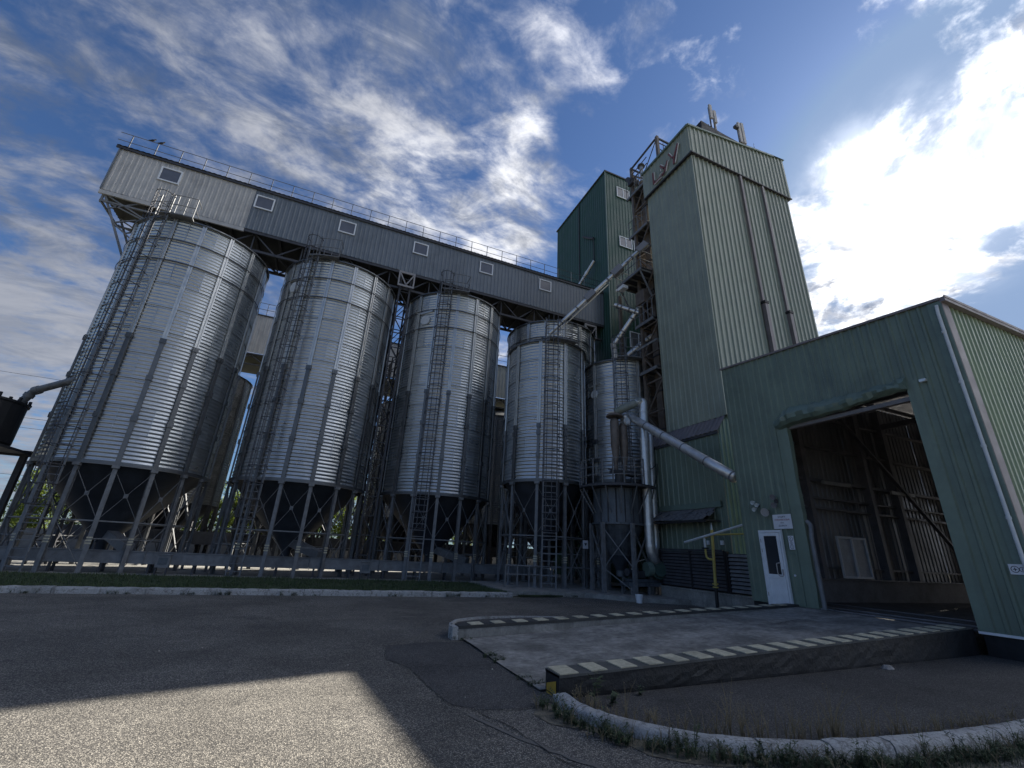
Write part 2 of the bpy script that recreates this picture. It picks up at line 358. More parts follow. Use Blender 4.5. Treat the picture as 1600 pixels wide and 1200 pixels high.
def thing(name, label, cat, loc=(0, 0, 0), group=None):
    o = bpy.data.objects.new(name, None); COL.objects.link(o); o.location = loc; o.empty_display_size = .3
    return tag(o, label, cat, group)
def struct(o): o['kind'] = 'structure'; return o
def stuff(o): o['kind'] = 'stuff'; return o
def copy_tree(o, parent=None):
    c = o.copy(); COL.objects.link(c)
    if parent is not None: c.parent = parent
    for ch in list(o.children): copy_tree(ch, c)
    return c

# vertical cladding made of separate ribbed sheets; holes are (u0, u1, z0, z1)
def clad(parent, O, u, W, z0, z1, m, pitch=.25, depth=.03, pw=1.0, holes=(), rows=None, name='wall_sheet', lap=.0, seed=0):
    O = Vector(O); u = Vector(u).normalized(); n = Vector((u.y, -u.x, 0))
    zt = z1 if callable(z1) else (lambda x: z1)
    cuts = {0.0, W}
    k = pw
    while k < W-.15: cuts.add(round(k, 4)); k += pw
    for h in holes: cuts.add(max(0, h[0])); cuts.add(min(W, h[1]))
    cuts = sorted(cuts)
    rowz = rows or []
    for a, b in zip(cuts, cuts[1:]):
        if b-a < .012: continue
        mid = (a+b)/2; ztm = zt(mid)
        iv = [(z0, None)]
        segs = []
        lo = z0
        for h in sorted([h for h in holes if h[0] < mid < h[1]], key=lambda h: h[2]):
            if h[2] > lo+.01: segs.append((lo, h[2]))
            lo = max(lo, h[3])
        segs.append((lo, None))
        out = []
        for s0, s1 in segs:
            zz = [s0]+[r for r in rowz if r > s0+.05 and r < (s1 if s1 is not None else ztm)-.05]+[s1]
            out += list(zip(zz, zz[1:]))
        # profile breakpoints
        us = [a]; kk = math.floor(a/pitch)-1
        while kk*pitch < b+pitch:
            for fr in (.28, .38, .62, .72):
                x = (kk+fr)*pitch
                if a+.004 < x < b-.004: us.append(x)
            kk += 1
        us.append(b); us = sorted(us)
        def hgt(x):
            f = (x/pitch) % 1
            if f < .28 or f > .72: return 0
            if f < .38: return (f-.28)/.10
            if f > .62: return (.72-f)/.10
            return 1
        rnd_ = random.Random(int(a*1000)+seed)
        for s0, s1 in out:
            jz = rnd_.uniform(0, .004)
            vs = []
            for x in us:
                p = O+u*x+n*(hgt(x)*depth+jz)
                vs.append((p.x, p.y, s0)); 
            for x in us:
                p = O+u*x+n*(hgt(x)*depth+jz)
                vs.append((p.x, p.y, (zt(x) if s1 is None else s1)))
            c = len(us); fs = [(i, i+1, c+i+1, c+i) for i in range(c-1)]
            MB().add(vs, fs).build(name, m, parent, True)

# ------------------------------------------------------------------ ground, yard, verge
def sheet(name, pts, z, m):
    zz = z if callable(z) else (lambda x, y: z)
    return MB().add([(x, y, zz(x, y)) for x, y in pts], [tuple(range(len(pts)))]).build(name, m)
def gridsheet(name, x0, x1, y0, y1, nx, ny, zf, m, keep=None):
    vs = [(x0+(x1-x0)*i/nx, y0+(y1-y0)*j/ny) for j in range(ny+1) for i in range(nx+1)]
    b = MB(); fs = []
    for j in range(ny):
        for i in range(nx):
            a = j*(nx+1)+i; fs.append((a, a+1, a+nx+2, a+nx+1))
    b.add([(x, y, zf(x, y)) for x, y in vs], fs)
    return b.build(name, m, smooth=True)
struct(sheet('ground', [(-1500, -1500), (1500, -1500), (1500, 1500), (-1500, 1500)], -.04, M_ground))
struct(sheet('asphalt_yard', [(-70, -40), (80, -40), (80, 16.06), (-70, 16.06)], 0, M_asph))
struct(sheet('grass_verge', [(-70, 16.28), (7.05, 16.28), (7.05, 21.4), (-70, 21.4)], .10, M_grassg))
struct(sheet('silo_yard', [(-60, 21.4), (22, 21.4), (22, 31), (-60, 31)], .075, M_conc))
struct(sheet('back_yard', [(-90, 31), (60, 31), (60, 47), (-90, 47)], .05, M_pale))
struct(sheet('patched_asphalt', [(1.42, 8.55), (1.30, 7.6), (1.55, 7.0), (1.60, 6.1), (1.68, 5.45), (1.95, 5.2), (2.40, 5.12), (2.84, 5.24), (2.84, 5.3), (2.82, 8.62), (2.3, 8.7)], .004, M_asph2))
# cracks and a repaired trench in the asphalt
def ribbon(name, pts, wid, z, m, seed=1):
    rr = random.Random(seed); P_ = []
    for a, b_ in zip(pts, pts[1:]):
        k = max(2, int(math.dist(a, b_)/.09))
        for i in range(k): P_.append((a[0]+(b_[0]-a[0])*i/k+rr.uniform(-.018, .018), a[1]+(b_[1]-a[1])*i/k+rr.uniform(-.018, .018)))
    P_.append(pts[-1]); b = MB(); L = []
    for i, p in enumerate(P_):
        q = P_[min(i+1, len(P_)-1)]; o_ = P_[max(i-1, 0)]; dx, dy = q[0]-o_[0], q[1]-o_[1]; l = math.hypot(dx, dy) or 1
        ww = wid*rr.uniform(.5, 1.3)/2; L.append((p[0]-dy/l*ww, p[1]+dx/l*ww, z)); L.append((p[0]+dy/l*ww, p[1]-dx/l*ww, z))
    b.add(L, [(2*i, 2*i+1, 2*i+3, 2*i+2) for i in range(len(P_)-1)]); return struct(b.build(name, m))
M_crack = mat('crack_dirt', (.025, .025, .024), .95)
M_seam = mat('worn_seam', (.105, .10, .092), .9, coord='World')
ribbon('asphalt_crack', [(1.40, 8.6), (1.28, 7.6), (1.53, 7.0), (1.58, 6.1), (1.66, 5.43), (1.93, 5.16), (2.40, 5.08), (2.82, 5.2)], .010, .008, M_crack, 3)
ribbon('asphalt_crack', [(2.86, 8.75), (2.9, 7.6), (2.87, 6.4), (2.93, 5.75)], .03, .009, M_crack, 4)
ribbon('asphalt_crack', [(1.55, 7.0), (1.95, 7.1), (2.35, 6.9), (2.84, 7.05)], .014, .0085, M_crack, 5)
ribbon('asphalt_crack', [(1.9, 5.14), (2.1, 4.6), (2.2, 3.9), (2.6, 3.0)], .012, .008, M_crack, 8)
ribbon('worn_seam', [(1.78, 5.1), (2.0, 4.5), (2.25, 4.0), (2.55, 3.5), (2.8, 3.0)], .06, .006, M_seam, 6)
ribbon('worn_seam', [(3.2, 11.2), (2.4, 10.0), (2.05, 9.2), (1.45, 8.7)], .05, .006, M_seam, 7)
# bits of litter and a bright chip on the asphalt
rr = random.Random(5); b = MB()
for i in range(16):
    x, y = rr.uniform(-3, 3.0), rr.uniform(2.5, 9); s_ = rr.uniform(.006, .016); k = len(b.v)
    b.tube([(x, y, .002), (x+s_*rr.uniform(-.4, .4), y+s_*.3, s_*1.1)], [s_, s_*.5], 5)
stuff(b.build('loose_grit', mat('pale_grit', (.34, .32, .28), .9)))

# kerb along the verge: one stone after another
bed = struct(MB().box(-40, 6.98, 16.08, 16.26, -.03, .10).build('kerb', M_conc))
rr = random.Random(11); x = -38.0; kst = []
for v_ in range(3):
    b = MB(); prof = [(0, -.02), (0.012, .125), (.035, .155), (.235, .160), (.25, .06), (.25, -.02)]
    n_ = 6; L = .985; vs = []
    for i in range(n_+1):
        for (py, pz) in prof:
            vs.append((L*i/n_, py+rr.uniform(-.006, .006), pz+(rr.uniform(-.007, .007) if pz > 0 else 0)))
    m_ = len(prof); fs = [(i*m_+j, (i+1)*m_+j, (i+1)*m_+j+1, i*m_+j+1) for i in range(n_) for j in range(m_-1)]
    fs += [tuple(range(m_)), tuple(n_*m_+j for j in reversed(range(m_)))]
    b.add(vs, fs); kst.append(b)
meshes = [k.build('kerb_stone', M_kerb, bed) for k in kst]
for i in range(45):
    o = meshes[i] if i < 3 else share(meshes[i % 3], bed)
    o.location = (-38.0+i+rr.uniform(-.004, .004), 16.03+rr.uniform(-.012, .012), rr.uniform(-.008, .008)); o.rotation_euler = (0, 0, rr.uniform(-.008, .008))

# platform under the small silos and dust collector
pl = [(7.02, 16.75), (8.3, 16.55), (10.2, 16.30), (11.5, 14.75), (12.9, 14.10), (13.6, 13.95), (13.6, 21.4), (7.02, 21.4)]
b = MB(); k = len(pl)
b.add([(x, y, -.02) for x, y in pl]+[(x, y, .16) for x, y in pl], [tuple(range(k, 2*k))]+[(i, (i+1) % k, k+(i+1) % k, k+i) for i in range(k)])
struct(b.build('concrete_platform', M_conc))
struct(MB().box(7.4, 9.9, 16.42, 16.5, 0, .05).build('platform_footing', M_grassg))

# ---- ramp and its two parapets
def rampz(x): return max(0.004, min(.535, .010 + .535*(x-2.86)/(12.2-2.86)))
def rz(x, y): return rampz(x)
rp = gridsheet('ramp', 2.86, 12.26, 5.62, 8.82, 60, 16, lambda x, y: rampz(x)+.012*math.sin(x*2.1+y)*math.sin(y*1.7) + .012, M_ramp); struct(rp)
ribbon('asphalt_crack', [(8.1, 7.7), (9.3, 7.35), (10.2, 7.5), (12.0, 7.05)], .02, .47, M_crack, 14).location.z = 0
for o in list(COL.objects)[-1:]:
    for v in o.data.vertices: v.co.z = rampz(v.co.x)+.028
# left parapet (thing)
lp = thing('ramp_parapet', 'low grey concrete wall along the far side of the ramp, topped with cream blocks', 'wall', (2.8, 8.9, 0))
def ltop(x): return .225+ (x-2.75)*.040
def rtop(x): return .235+ (x-2.95)*.0405
def wallrun(xs, y0, y1, topf, z0, m, name, parent, jit=.004, seed=3):
    rr = random.Random(seed); b = MB(); vs = []
    for x in xs:
        j = rr.uniform(-jit, jit); vs += [(x, y0+rr.uniform(-jit, jit), z0), (x, y0+rr.uniform(-jit, jit), topf(x)+j), (x, y1, topf(x)+j), (x, y1, z0)]
    n_ = len(xs); fs = [(4*i+j, 4*(i+1)+j, 4*(i+1)+(j+1) % 4, 4*i+(j+1) % 4) for i in range(n_-1) for j in range(4)]
    fs += [(0, 1, 2, 3), (4*n_-1, 4*n_-2, 4*n_-3, 4*n_-4)]
    return b.add(vs, fs).build(name, m, parent, True)
xs = [2.78+i*(12.16-2.78)/40 for i in range(41)]
wallrun(xs, 8.83, 9.10, ltop, -.02, M_conc, 'concrete_body', lp)
def blocks(parent, x0, x1, ya, yb, topf, step, frac, m, skew=.0, name='painted_block', first=None, seed=2):
    x = x0; rr = random.Random(seed)
    while x < x1-.2:
        l = step*frac*rr.uniform(.94, 1.05); y0 = ya+rr.uniform(0, .012); y1 = yb-rr.uniform(0, .012)
        z0a, z1a = topf(x), topf(x+l)
        b = MB(); b.add([(x, y0, z0a+.002), (x+l, y0, z1a+.002), (x+l+skew, y1, z1a+.002), (x+skew, y1, z0a+.002),
                         (x, y0, z0a+.012), (x+l, y0, z1a+.012), (x+l+skew, y1, z1a+.012), (x+skew, y1, z0a+.012)],
                        [(4, 5, 6, 7), (0, 1, 5, 4), (1, 2, 6, 5), (2, 3, 7, 6), (3, 0, 4, 7)])
        b.build(name, m, parent, True); x += step
wallrun(xs, 8.815, 9.115, lambda x: ltop(x)+.006, .12, mat('dark_top_band', (.035, .036, .036), .8, 0, .3, (6, .4), .4, (.1, .1, .09), coord='World'), 'dark_band', lp, .001)
for o in list(lp.children)[-1:]:
    for v in o.data.vertices:
        if v.co.z < .2: v.co.z = ltop(v.co.x+2.8)-.045
blocks(lp, 3.02, 12.1, 8.812, 9.118, lambda x: ltop(x)+.006, .47, .50, M_white, .0)
# whitewashed end stone and its thin white edging line behind the parapet
MB().box(2.66, 2.775, 8.83, 9.10, -.02, .215).build('end_stone', M_kerb, lp, True)
edg = [(2.70, 9.12), (2.95, 9.55), (3.5, 9.85), (4.4, 9.95), (5.6, 9.75), (6.6, 9.4)]
b = MB()
for a, c in zip(edg, edg[1:]): b.beam((a[0], a[1], .12), (c[0], c[1], .12), .07, .24)
b.build('white_edging', M_kerb, lp, True)
struct(MB().add([(2.78, 9.14, .2), (2.95, 9.5, .2), (3.5, 9.8, .2), (4.4, 9.9, .21), (5.6, 9.7, .24), (6.6, 9.37, .27), (6.6, 9.14, .27)], [(0, 6, 5, 4, 3, 2, 1)]).build('parapet_shoulder', M_asph2))

# right parapet: black painted retaining wall with cream blocks
rpw = thing('retaining_wall', 'black painted retaining wall along the near side of the ramp with cream top blocks', 'wall', (3, 5.45, 0))
xs = [2.95+i*(12.2-2.95)/60 for i in range(61)]
b = MB(); rr = random.Random(4); rows_ = 6; vs = []
for x in xs:
    for j in range(rows_+1):
        z = -.05+(rtop(x)+.05)*j/rows_
        rough = .006 if 4.6 < x < 9.6 and j < rows_-1 else .003
        vs.append((x, 5.30+rr.uniform(-rough, rough)+(0 if j > 1 else .01), z))
m_ = rows_+1; fs = [(i*m_+j, (i+1)*m_+j, (i+1)*m_+j+1, i*m_+j+1) for i in range(60) for j in range(rows_)]
b.add(vs, fs); k = len(b.v)
b.add([(x, 5.30, rtop(x)) for x in xs]+[(x, 5.64, rtop(x)) for x in xs]+[(x, 5.64, -.05) for x in xs],
      [(i, i+1, 61+i+1, 61+i) for i in range(60)]+[(61+i, 62+i, 123+i, 122+i) for i in range(60)])
b.add([(2.95, 5.30, -.05), (2.95, 5.30, rtop(2.95)), (2.95, 5.64, rtop(2.95)), (2.95, 5.64, -.05)], [(0, 1, 2, 3)])
b.build('painted_wall', M_tar, rpw, True)
wallrun(xs, 5.285, 5.655, lambda x: rtop(x)+.008, .1, mat('top_band_grey', (.065, .068, .066), .8, 0, .3, (6, .4), .4, (.1, .1, .09), coord='World'), 'top_band', rpw, .001)
for o in list(rpw.children)[-1:]:
    for v in o.data.vertices:
        if v.co.z < .2: v.co.z = rtop(v.co.x+3)-.02
blocks(rpw, 2.96, 12.1, 5.282, 5.658, lambda x: rtop(x)+.008, .435, .56, M_white, .02)
# hazard triangles on the end face
b = MB(); X_ = 2.942
b.add([(X_, 5.36, .03), (X_, 5.36, .17), (X_, 5.60, .10), (X_, 5.60, .03)], [(0, 1, 2, 3)])
b.build('hazard_patch', M_yellow, rpw, True)
MB().add([(X_, 5.31, -.03), (X_, 5.52, .02), (X_, 5.60, .02), (X_, 5.60, -.03)], [(0, 1, 2, 3)]).build('hazard_patch', M_yellow, rpw, True)

# lower yard inside the curved kerb
def lz(x, y): return .006+.15*max(0, min(1, (x-4)/9))
lower = [(3.02, 5.29), (3.05, 4.75), (3.2, 4.35), (3.5, 4.0), (3.85, 3.78), (4.3, 3.6), (4.9, 3.42), (5.6, 3.28), (6.6, 3.2), (8, 3.15), (13, 3.15), (40, 3.15), (40, 5.29), (13, 5.29)]
struct(sheet('lower_yard', lower, lz, M_asph3))
# curved kerb made of stones
path = [(2.92, 5.20), (2.90, 4.80), (3.0, 4.42), (3.25, 4.05), (3.6, 3.74), (4.05, 3.50), (4.6, 3.31), (5.3, 3.16), (6.2, 3.07), (7.2, 3.02), (8.5, 3.0), (10, 3.0), (13, 3.0)]
ck = struct(MB().box(2.84, 3.0, 5.1, 5.24, -.03, .08).build('curved_kerb', M_kerb))
def walk(path, step):
    out = [Vector((*path[0], 0))]; cur = out[0]; i = 1
    while i < len(path):
        t = Vector((*path[i], 0)); d = (t-cur).length
        if d < step: i += 1; 
        else: cur = cur+(t-cur).normalized()*step; out.append(cur)
    return out
fp = walk(path, .04); rr = random.Random(8); ki = 0; stones = []
while ki < len(fp)-6:
    L_ = rr.choice((16, 19, 22)); stones.append(fp[ki:ki+L_+1][::3]+[fp[min(len(fp)-1, ki+L_)]]); ki += L_
for seg in stones:
    a, c = seg[0], seg[-1]; 
    prof = [(-.07, -.02), (-.07, .080), (-.055, .098), (.05, .094), (.085, .07), (.105, -.02)]
    b = MB(); vs = []; n_ = len(seg)-1; lz0 = lz(a.x, a.y)*.6; tilt = rr.uniform(-.006, .006)
    for i in range(n_+1):
        d = (seg[min(i+1, n_)]-seg[max(i-1, 0)]).normalized(); nrm = Vector((d.y, -d.x, 0)); p = seg[i]+d*(.006 if i == 0 else (-.006 if i == n_ else 0))
        for (o_, z) in prof:
            vs.append((p.x+nrm.x*(o_+rr.uniform(-.005, .005)), p.y+nrm.y*(o_+rr.uniform(-.005, .005)), z+(lz0+tilt+rr.uniform(-.004, .004) if z > 0 else 0)))
    m_ = len(prof); fs = [(i*m_+j, (i+1)*m_+j, (i+1)*m_+j+1, i*m_+j+1) for i in range(n_) for j in range(m_-1)]
    fs += [tuple(range(m_)), tuple(n_*m_+j for j in reversed(range(m_)))]
    smooth_by_angle(b.add(vs, fs).build('kerb_stone', M_kerb, ck), 50)
# dusty strip outside the curved kerb
b = MB(); vs = []; PP = walk(path, .25)
for i, a in enumerate(PP):
    c = PP[min(i+1, len(PP)-1)]; o_ = PP[max(0, i-1)]; d = (c-o_).normalized(); nrm = Vector((d.y, -d.x, 0)); ww = .30+.12*math.sin(i*1.3)+.05*(i % 3)
    vs += [(a.x+nrm.x*.12, a.y+nrm.y*.12, .010), (a.x+nrm.x*ww, a.y+nrm.y*ww, .0055)]
struct(b.add(vs, [(2*i, 2*i+1, 2*i+3, 2*i+2) for i in range(len(PP)-1)]).build('dusty_soil', mat('dusty_soil', (.13, .115, .085), .95, 0, .4, (9, .5), .5, (.05, .055, .03), .9, 30, coord='World')))

# ---- grass and weeds
def blade(b, x, y, z, h, a, wd, lean):
    dx, dy = math.cos(a), math.sin(a)
    b.add([(x-dy*wd, y+dx*wd, z), (x+dy*wd, y-dx*wd, z), (x+dx*lean, y+dy*lean, z+h)], [(0, 1, 2)])
rr = random.Random(21); b = MB()
for i in range(46000):
    x = rr.uniform(-17, 7.0); y = 16.28+5.2*rr.random()**1.5
    dn = math.sin(x*1.7)*math.sin(y*2.3+x*.5)
    blade(b, x, y, .095, rr.uniform(.03, .10)*(1+.5*dn)*(1.6 if rr.random() < .04 else 1), rr.uniform(0, 6.3), rr.uniform(.006, .014), rr.uniform(0, .06))
stuff(tag(b.build('verge_grass', M_blade), 'short green grass on the verge between the white kerb and the silo legs', 'grass'))
def weed(b, x, y, z, h, rr, leaf=.03, stems=4, spread=.5, leaves=8):
    for s_ in range(stems):
        a = rr.uniform(0, 6.3); l = h*rr.uniform(.5, 1); t = rr.uniform(.1, spread)
        pts = [Vector((x, y, z))]
        for k in range(1, 4):
            f = k/3; pts.append(Vector((x+math.cos(a)*l*t*f*f, y+math.sin(a)*l*t*f*f, z+l*f*(1-.25*t*f))))
        b.tube(pts, [.0035, .003, .002, .001], 3, False)
        for k in range(leaves):
            f = rr.uniform(.12, 1); i = min(2, int(f*3)); p = pts[i].lerp(pts[i+1], f*3-i)
            aa = rr.uniform(0, 6.3); L = leaf*rr.uniform(.5, 1.2); wv = L*rr.uniform(.16, .34); up = rr.uniform(-.3, .7)
            d = Vector((math.cos(aa), math.sin(aa), up)).normalized(); sd = Vector((-math.sin(aa), math.cos(aa), 0))*wv
            b.add([p, p+d*L*.5+sd, p+d*L, p+d*L*.5-sd], [(0, 1, 2, 3)])
rr = random.Random(31); b = MB(); b2 = MB()
fine = walk(path[:11], .07)
for i, a in enumerate(fine):
    c = fine[min(i+1, len(fine)-1)]; d = (c-a).normalized() if c != a else Vector((1, 0, 0)); nrm = Vector((d.y, -d.x, 0))
    dens_ = 3.6 if (4 < i < 22 or 28 < i < 56) else 2.2
    if rr.random() < .14: dens_ = 0
    for k in range(int(dens_+rr.random())+1):
        o_ = rr.uniform(.14, .34); q = a+nrm*o_+d*rr.uniform(-.05, .05)
        weed(b, q.x, q.y, .005, rr.uniform(.05, .17), rr, .026, 4, .8, 11)
    if rr.random() < .75:
        q = a+nrm*rr.uniform(.15, .42)
        weed(b2, q.x, q.y, .005, rr.uniform(.06, .24), rr, .018, 4, .9, 5)
    if rr.random() < .30:
        q = a+nrm*rr.uniform(.14, .36); weed(b, q.x, q.y, .005, rr.uniform(.18, .34), rr, .034, 5, .55, 16)
for i in range(230):   # tufts growing behind the curved kerb, in the lower yard
    t = rr.random(); a = fine[int(t*(len(fine)-1))]; c = fine[min(len(fine)-1, int(t*(len(fine)-1))+1)]
    d = (c-a).normalized() if (c-a).length > 0 else Vector((1, 0, 0)); nrm = Vector((d.y, -d.x, 0)); q = a-nrm*rr.uniform(.14, .3)
    weed(b2, q.x, q.y, .02, rr.uniform(.06, .34)*(1.3 if 20 < t*len(fine) < 60 else .8), rr, .02, 3, .5, 4)
for i in range(3200):
    a = fine[rr.randrange(len(fine)-1)]; 
    blade(b, a.x+rr.uniform(-.1, .2)+.05, a.y-rr.uniform(.12, .45), .004, rr.uniform(.02, .07), rr.uniform(0, 6.3), .003, rr.uniform(0, .04))
stuff(tag(b.build('kerb_weeds', M_weed), 'dark leafy weeds growing along the outside of the curved kerb', 'weeds'))
stuff(tag(b2.build('dry_weeds', M_dry), 'sparse dry grass stalks standing along both sides of the curved kerb', 'weeds'))
rr = random.Random(41); b = MB()
for x, y, h, n_ in [(-6.5, 16.0, .1, 6), (-4.6, 15.99, .13, 9), (-3.1, 16.0, .1, 7), (-2.2, 15.98, .15, 12), (-.4, 16.0, .14, 10), (.2, 15.98, .08, 5), (2.7, 16, .12, 8), (4.7, 15.98, .16, 14), (6.1, 16, .1, 7), (-9, 16, .12, 8), (7.6, 16.5, .12, 12), (8.7, 16.4, .12, 12), (9.6, 16.25, .1, 9), (2.88, 7.4, .12, 12), (2.9, 7.1, .1, 9), (2.92, 5.85, .1, 8), (2.9, 6.15, .06, 5), (2.9, 8.7, .07, 4), (2.8, 8.82, .12, 3)]:
    for k in range(n_): weed(b, x+rr.uniform(-.28, .28)*(1 if y > 9 else .4), y+rr.uniform(-.03, .05), 0, h*rr.uniform(.6, 1.3), rr, .04 if y > 9 else .03, 3, .9, 7)
stuff(tag(b.build('joint_weeds', M_weed), 'small green weeds in the joints along the straight kerb and the ramp foot', 'weeds'))
def plant(name, x, y, h, m, label, seed, leaf, stems, spread, leaves):
    b = MB(); weed(b, 0, 0, 0, h, random.Random(seed), leaf, stems, spread, leaves); o = b.build(name, m); o.location = (x, y, .01); return tag(o, label, 'weed', 'tall weeds by the ramp wall')
plant('weed_plant', 3.25, 5.02, .36, M_weed, 'upright leafy green weed in front of the near end of the black ramp wall', 5, .10, 3, .35, 9)
plant('weed_plant', 3.42, 4.92, .18, M_weed, 'low bushy green weed at the foot of the black wall beside the taller leafy one', 6, .06, 6, .8, 12)
plant('weed_plant', 4.0, 5.16, .13, M_weed, 'small round weed against the black wall right of the bushy one', 7, .05, 5, .7, 8)
plant('dry_weed_plant', 4.05, 3.86, .52, M_dry, 'tall bare dry weed fanning out behind the curved kerb, left of the bend', 9, .03, 9, .75, 4)
plant('dry_weed_plant', 4.95, 3.45, .60, M_dry, 'tallest dry stalk bundle standing behind the lowest point of the curved kerb', 10, .03, 11, .6, 4)
plant('dry_weed_plant', 3.3, 4.5, .4, M_dry, 'thin dry stalks close behind the start of the curved kerb', 11, .025, 6, .4, 3)
stone = MB().lathe([(0.0, 0), (.07, .0), (.085, .03), (.05, .075), (0, .085)], 8).build('stone', mat('loose_stone', (.22, .21, .2), .9, 0, .3, (9, .4)), smooth=False)
stone.location = (8.9, 5.12, .07); stone.scale = (1.5, .9, 1); tag(stone, 'loose grey stone lying at the foot of the black ramp wall', 'stone')

# ---- trees far behind the silos
def tree_proto(seed, H, W):
    rr = random.Random(seed); t = thing('leafy_tree', 'x', 'tree', (0, 0, 0), 'trees behind the silo yard')
    b = MB(); b.tube([(0, 0, 0), (.05, .02, H*.3), (.1, -.05, H*.62), (0, 0, H*.9)], [.17, .13, .08, .02], 7)
    tips = []
    for i in range(9):
        a = rr.uniform(0, 6.3); z = H*rr.uniform(.22, .6); L = W*rr.uniform(.35, .75); e = Vector((math.cos(a)*L, math.sin(a)*L, z+L*rr.uniform(.3, .8)))
        b.tube([(0, 0, z), (e.x*.5, e.y*.5, (z+e.z)/2+.1), e], [.06, .04, .015], 5); tips.append(e)
    b.build('trunk', M_bark, t)
    b = MB(); cl = [(e, rr.uniform(.5, .95)) for e in tips]
    for i in range(26):
        a = rr.uniform(0, 6.3); q = rr.random()**.5; z = rr.uniform(.22, 1.0); rad = W*(1-abs(z-.55)**1.5*1.5)*q
        cl.append((Vector((math.cos(a)*rad, math.sin(a)*rad, H*z)), rr.uniform(.4, .9)))
    for c, r_ in cl:
        for k in range(210):
            d = Vector((rr.gauss(0, 1), rr.gauss(0, 1), rr.gauss(0, 1))).normalized()*r_*rr.random()**.45
            p = c+d; s_ = rr.uniform(.06, .13); n1 = Vector((rr.gauss(0, 1), rr.gauss(0, 1), rr.gauss(0, 1))).normalized(); n2 = n1.cross(Vector((rr.gauss(0, 1), rr.gauss(0, 1), rr.gauss(0, 1)))).normalized()
            b.add([p, p+n1*s_+n2*s_*.5, p+n1*s_*2, p+n1*s_-n2*s_*.5], [(0, 1, 2, 3)])
    b.build('crown', M_leaf, t); return t
protos = [tree_proto(1, 7.5, 2.9), tree_proto(2, 6.4, 2.6), tree_proto(3, 8.4, 2.4)]
tl = [(-27, 50, 0, 'green tree at the far left edge beyond the dark tank'), (-22.5, 53, 1, 'rounder tree showing between the dark tank frame and the first silo legs'),
      (-17.5, 51, 2, 'tall narrow tree behind the ladder of the leftmost silo'), (-13, 54, 1, 'tree glimpsed under the hopper of the leftmost silo'),
      (-9, 50, 0, 'sunlit tree in the gap between the first and second front silos'), (-5, 52, 2, 'taller tree seen just left of the ladder of the second silo'),
      (-1, 51, 1, 'tree under the hopper cone of the second silo'), (3.0, 50, 0, 'tree in the gap between the second and third front silos'),
      (7.5, 53, 1, 'tree behind the legs of the third silo'), (12, 51, 2, 'tree under the hopper of the third silo, right side'), (-20, 49, 0, 'broad tree between the tank and the leftmost silo, low in the background'), (-15, 48.6, 1, 'bushy tree directly behind the leftmost silo legs'), (-7, 48.8, 1, 'bushy tree seen low between the first and second silos'), (-3, 48.7, 0, 'broad tree seen low behind the second silo ladder'), (1, 48.8, 2, 'narrow tree left of the lattice column between the second and third silos'), (5.4, 48.6, 1, 'bushy tree low behind the left legs of the third silo'), (10, 48.7, 0, 'broad tree low behind the right legs of the third silo'), (16, 49, 0, 'broad tree behind the slimmer front silo'), (-32, 55, 2, 'tree at the outermost left behind the wires')]
for i, (x, y, k, lab) in enumerate(tl):
    o = protos[k] if i in (0, 1, 2) else copy_tree(protos[k])
    o.location = (x, y, 0); o.rotation_euler = (0, 0, i*1.3); s_ = .85+.12*(i % 3); o.scale = (s_, s_, s_); o['label'] = lab
fb = thing('boundary_fence', 'pale panel fence running behind the silo yard in front of the trees', 'fence', (-50, 47.2, 0))
pp = MB().box(0, 2.42, -.04, .04, .10, 1.45).build('fence_panel', M_fenceb, fb); po = MB().box(-.07, .07, -.07, .07, 0, 1.8).build('post', M_conc, fb)
for i in range(1, 36): share(pp, fb, (i*2.56+.07, 0, 0)); share(po, fb, (i*2.56, 0, 0))
pp.location = (.07, 0, 0)
rr = random.Random(77); b = MB()
for i in range(9000):   # undergrowth hiding the foot of the boundary fence
    x = rr.uniform(-42, 24); y = rr.uniform(47.6, 49.6); h = rr.uniform(.3, 2.6)*(.7+.5*math.sin(x*.7)*math.sin(x*.23+1)); s_ = rr.uniform(.08, .2)
    n1 = Vector((rr.gauss(0, 1), rr.gauss(0, 1), rr.gauss(0, 1))).normalized(); n2 = n1.cross(Vector((rr.gauss(0, 1), rr.gauss(0, 1), rr.gauss(0, 1)))).normalized(); p = Vector((x, y, max(.1, h)))
    b.add([p, p+n1*s_+n2*s_*.5, p+n1*s_*2, p+n1*s_-n2*s_*.5], [(0, 1, 2, 3)])
stuff(tag(b.build('undergrowth', M_leaf), 'ragged leafy undergrowth along the boundary fence behind the silos', 'undergrowth'))
b = MB(); rr = random.Random(78)
for i in range(420):    # dead leaves and crumbs gathered along the kerbs
    if i < 240: a = fine[rr.randrange(len(fine)-1)]; x, y = a.x+rr.uniform(-.1, .1), a.y-rr.uniform(.12, .6)
    else: x, y = rr.uniform(-9, 9.5), 16.0-abs(rr.gauss(0, .18))
    s_ = rr.uniform(.008, .028); a_ = rr.uniform(0, 6.3); c, q = math.cos(a_)*s_, math.sin(a_)*s_
    b.add([(x, y, .012), (x+c, y+q, .012+rr.uniform(0, .012)), (x+c-q*.6, y+q+c*.6, .02), (x-q*.6, y+c*.6, .012)], [(0, 1, 2, 3)])
stuff(b.build('dead_leaves', M_dry))

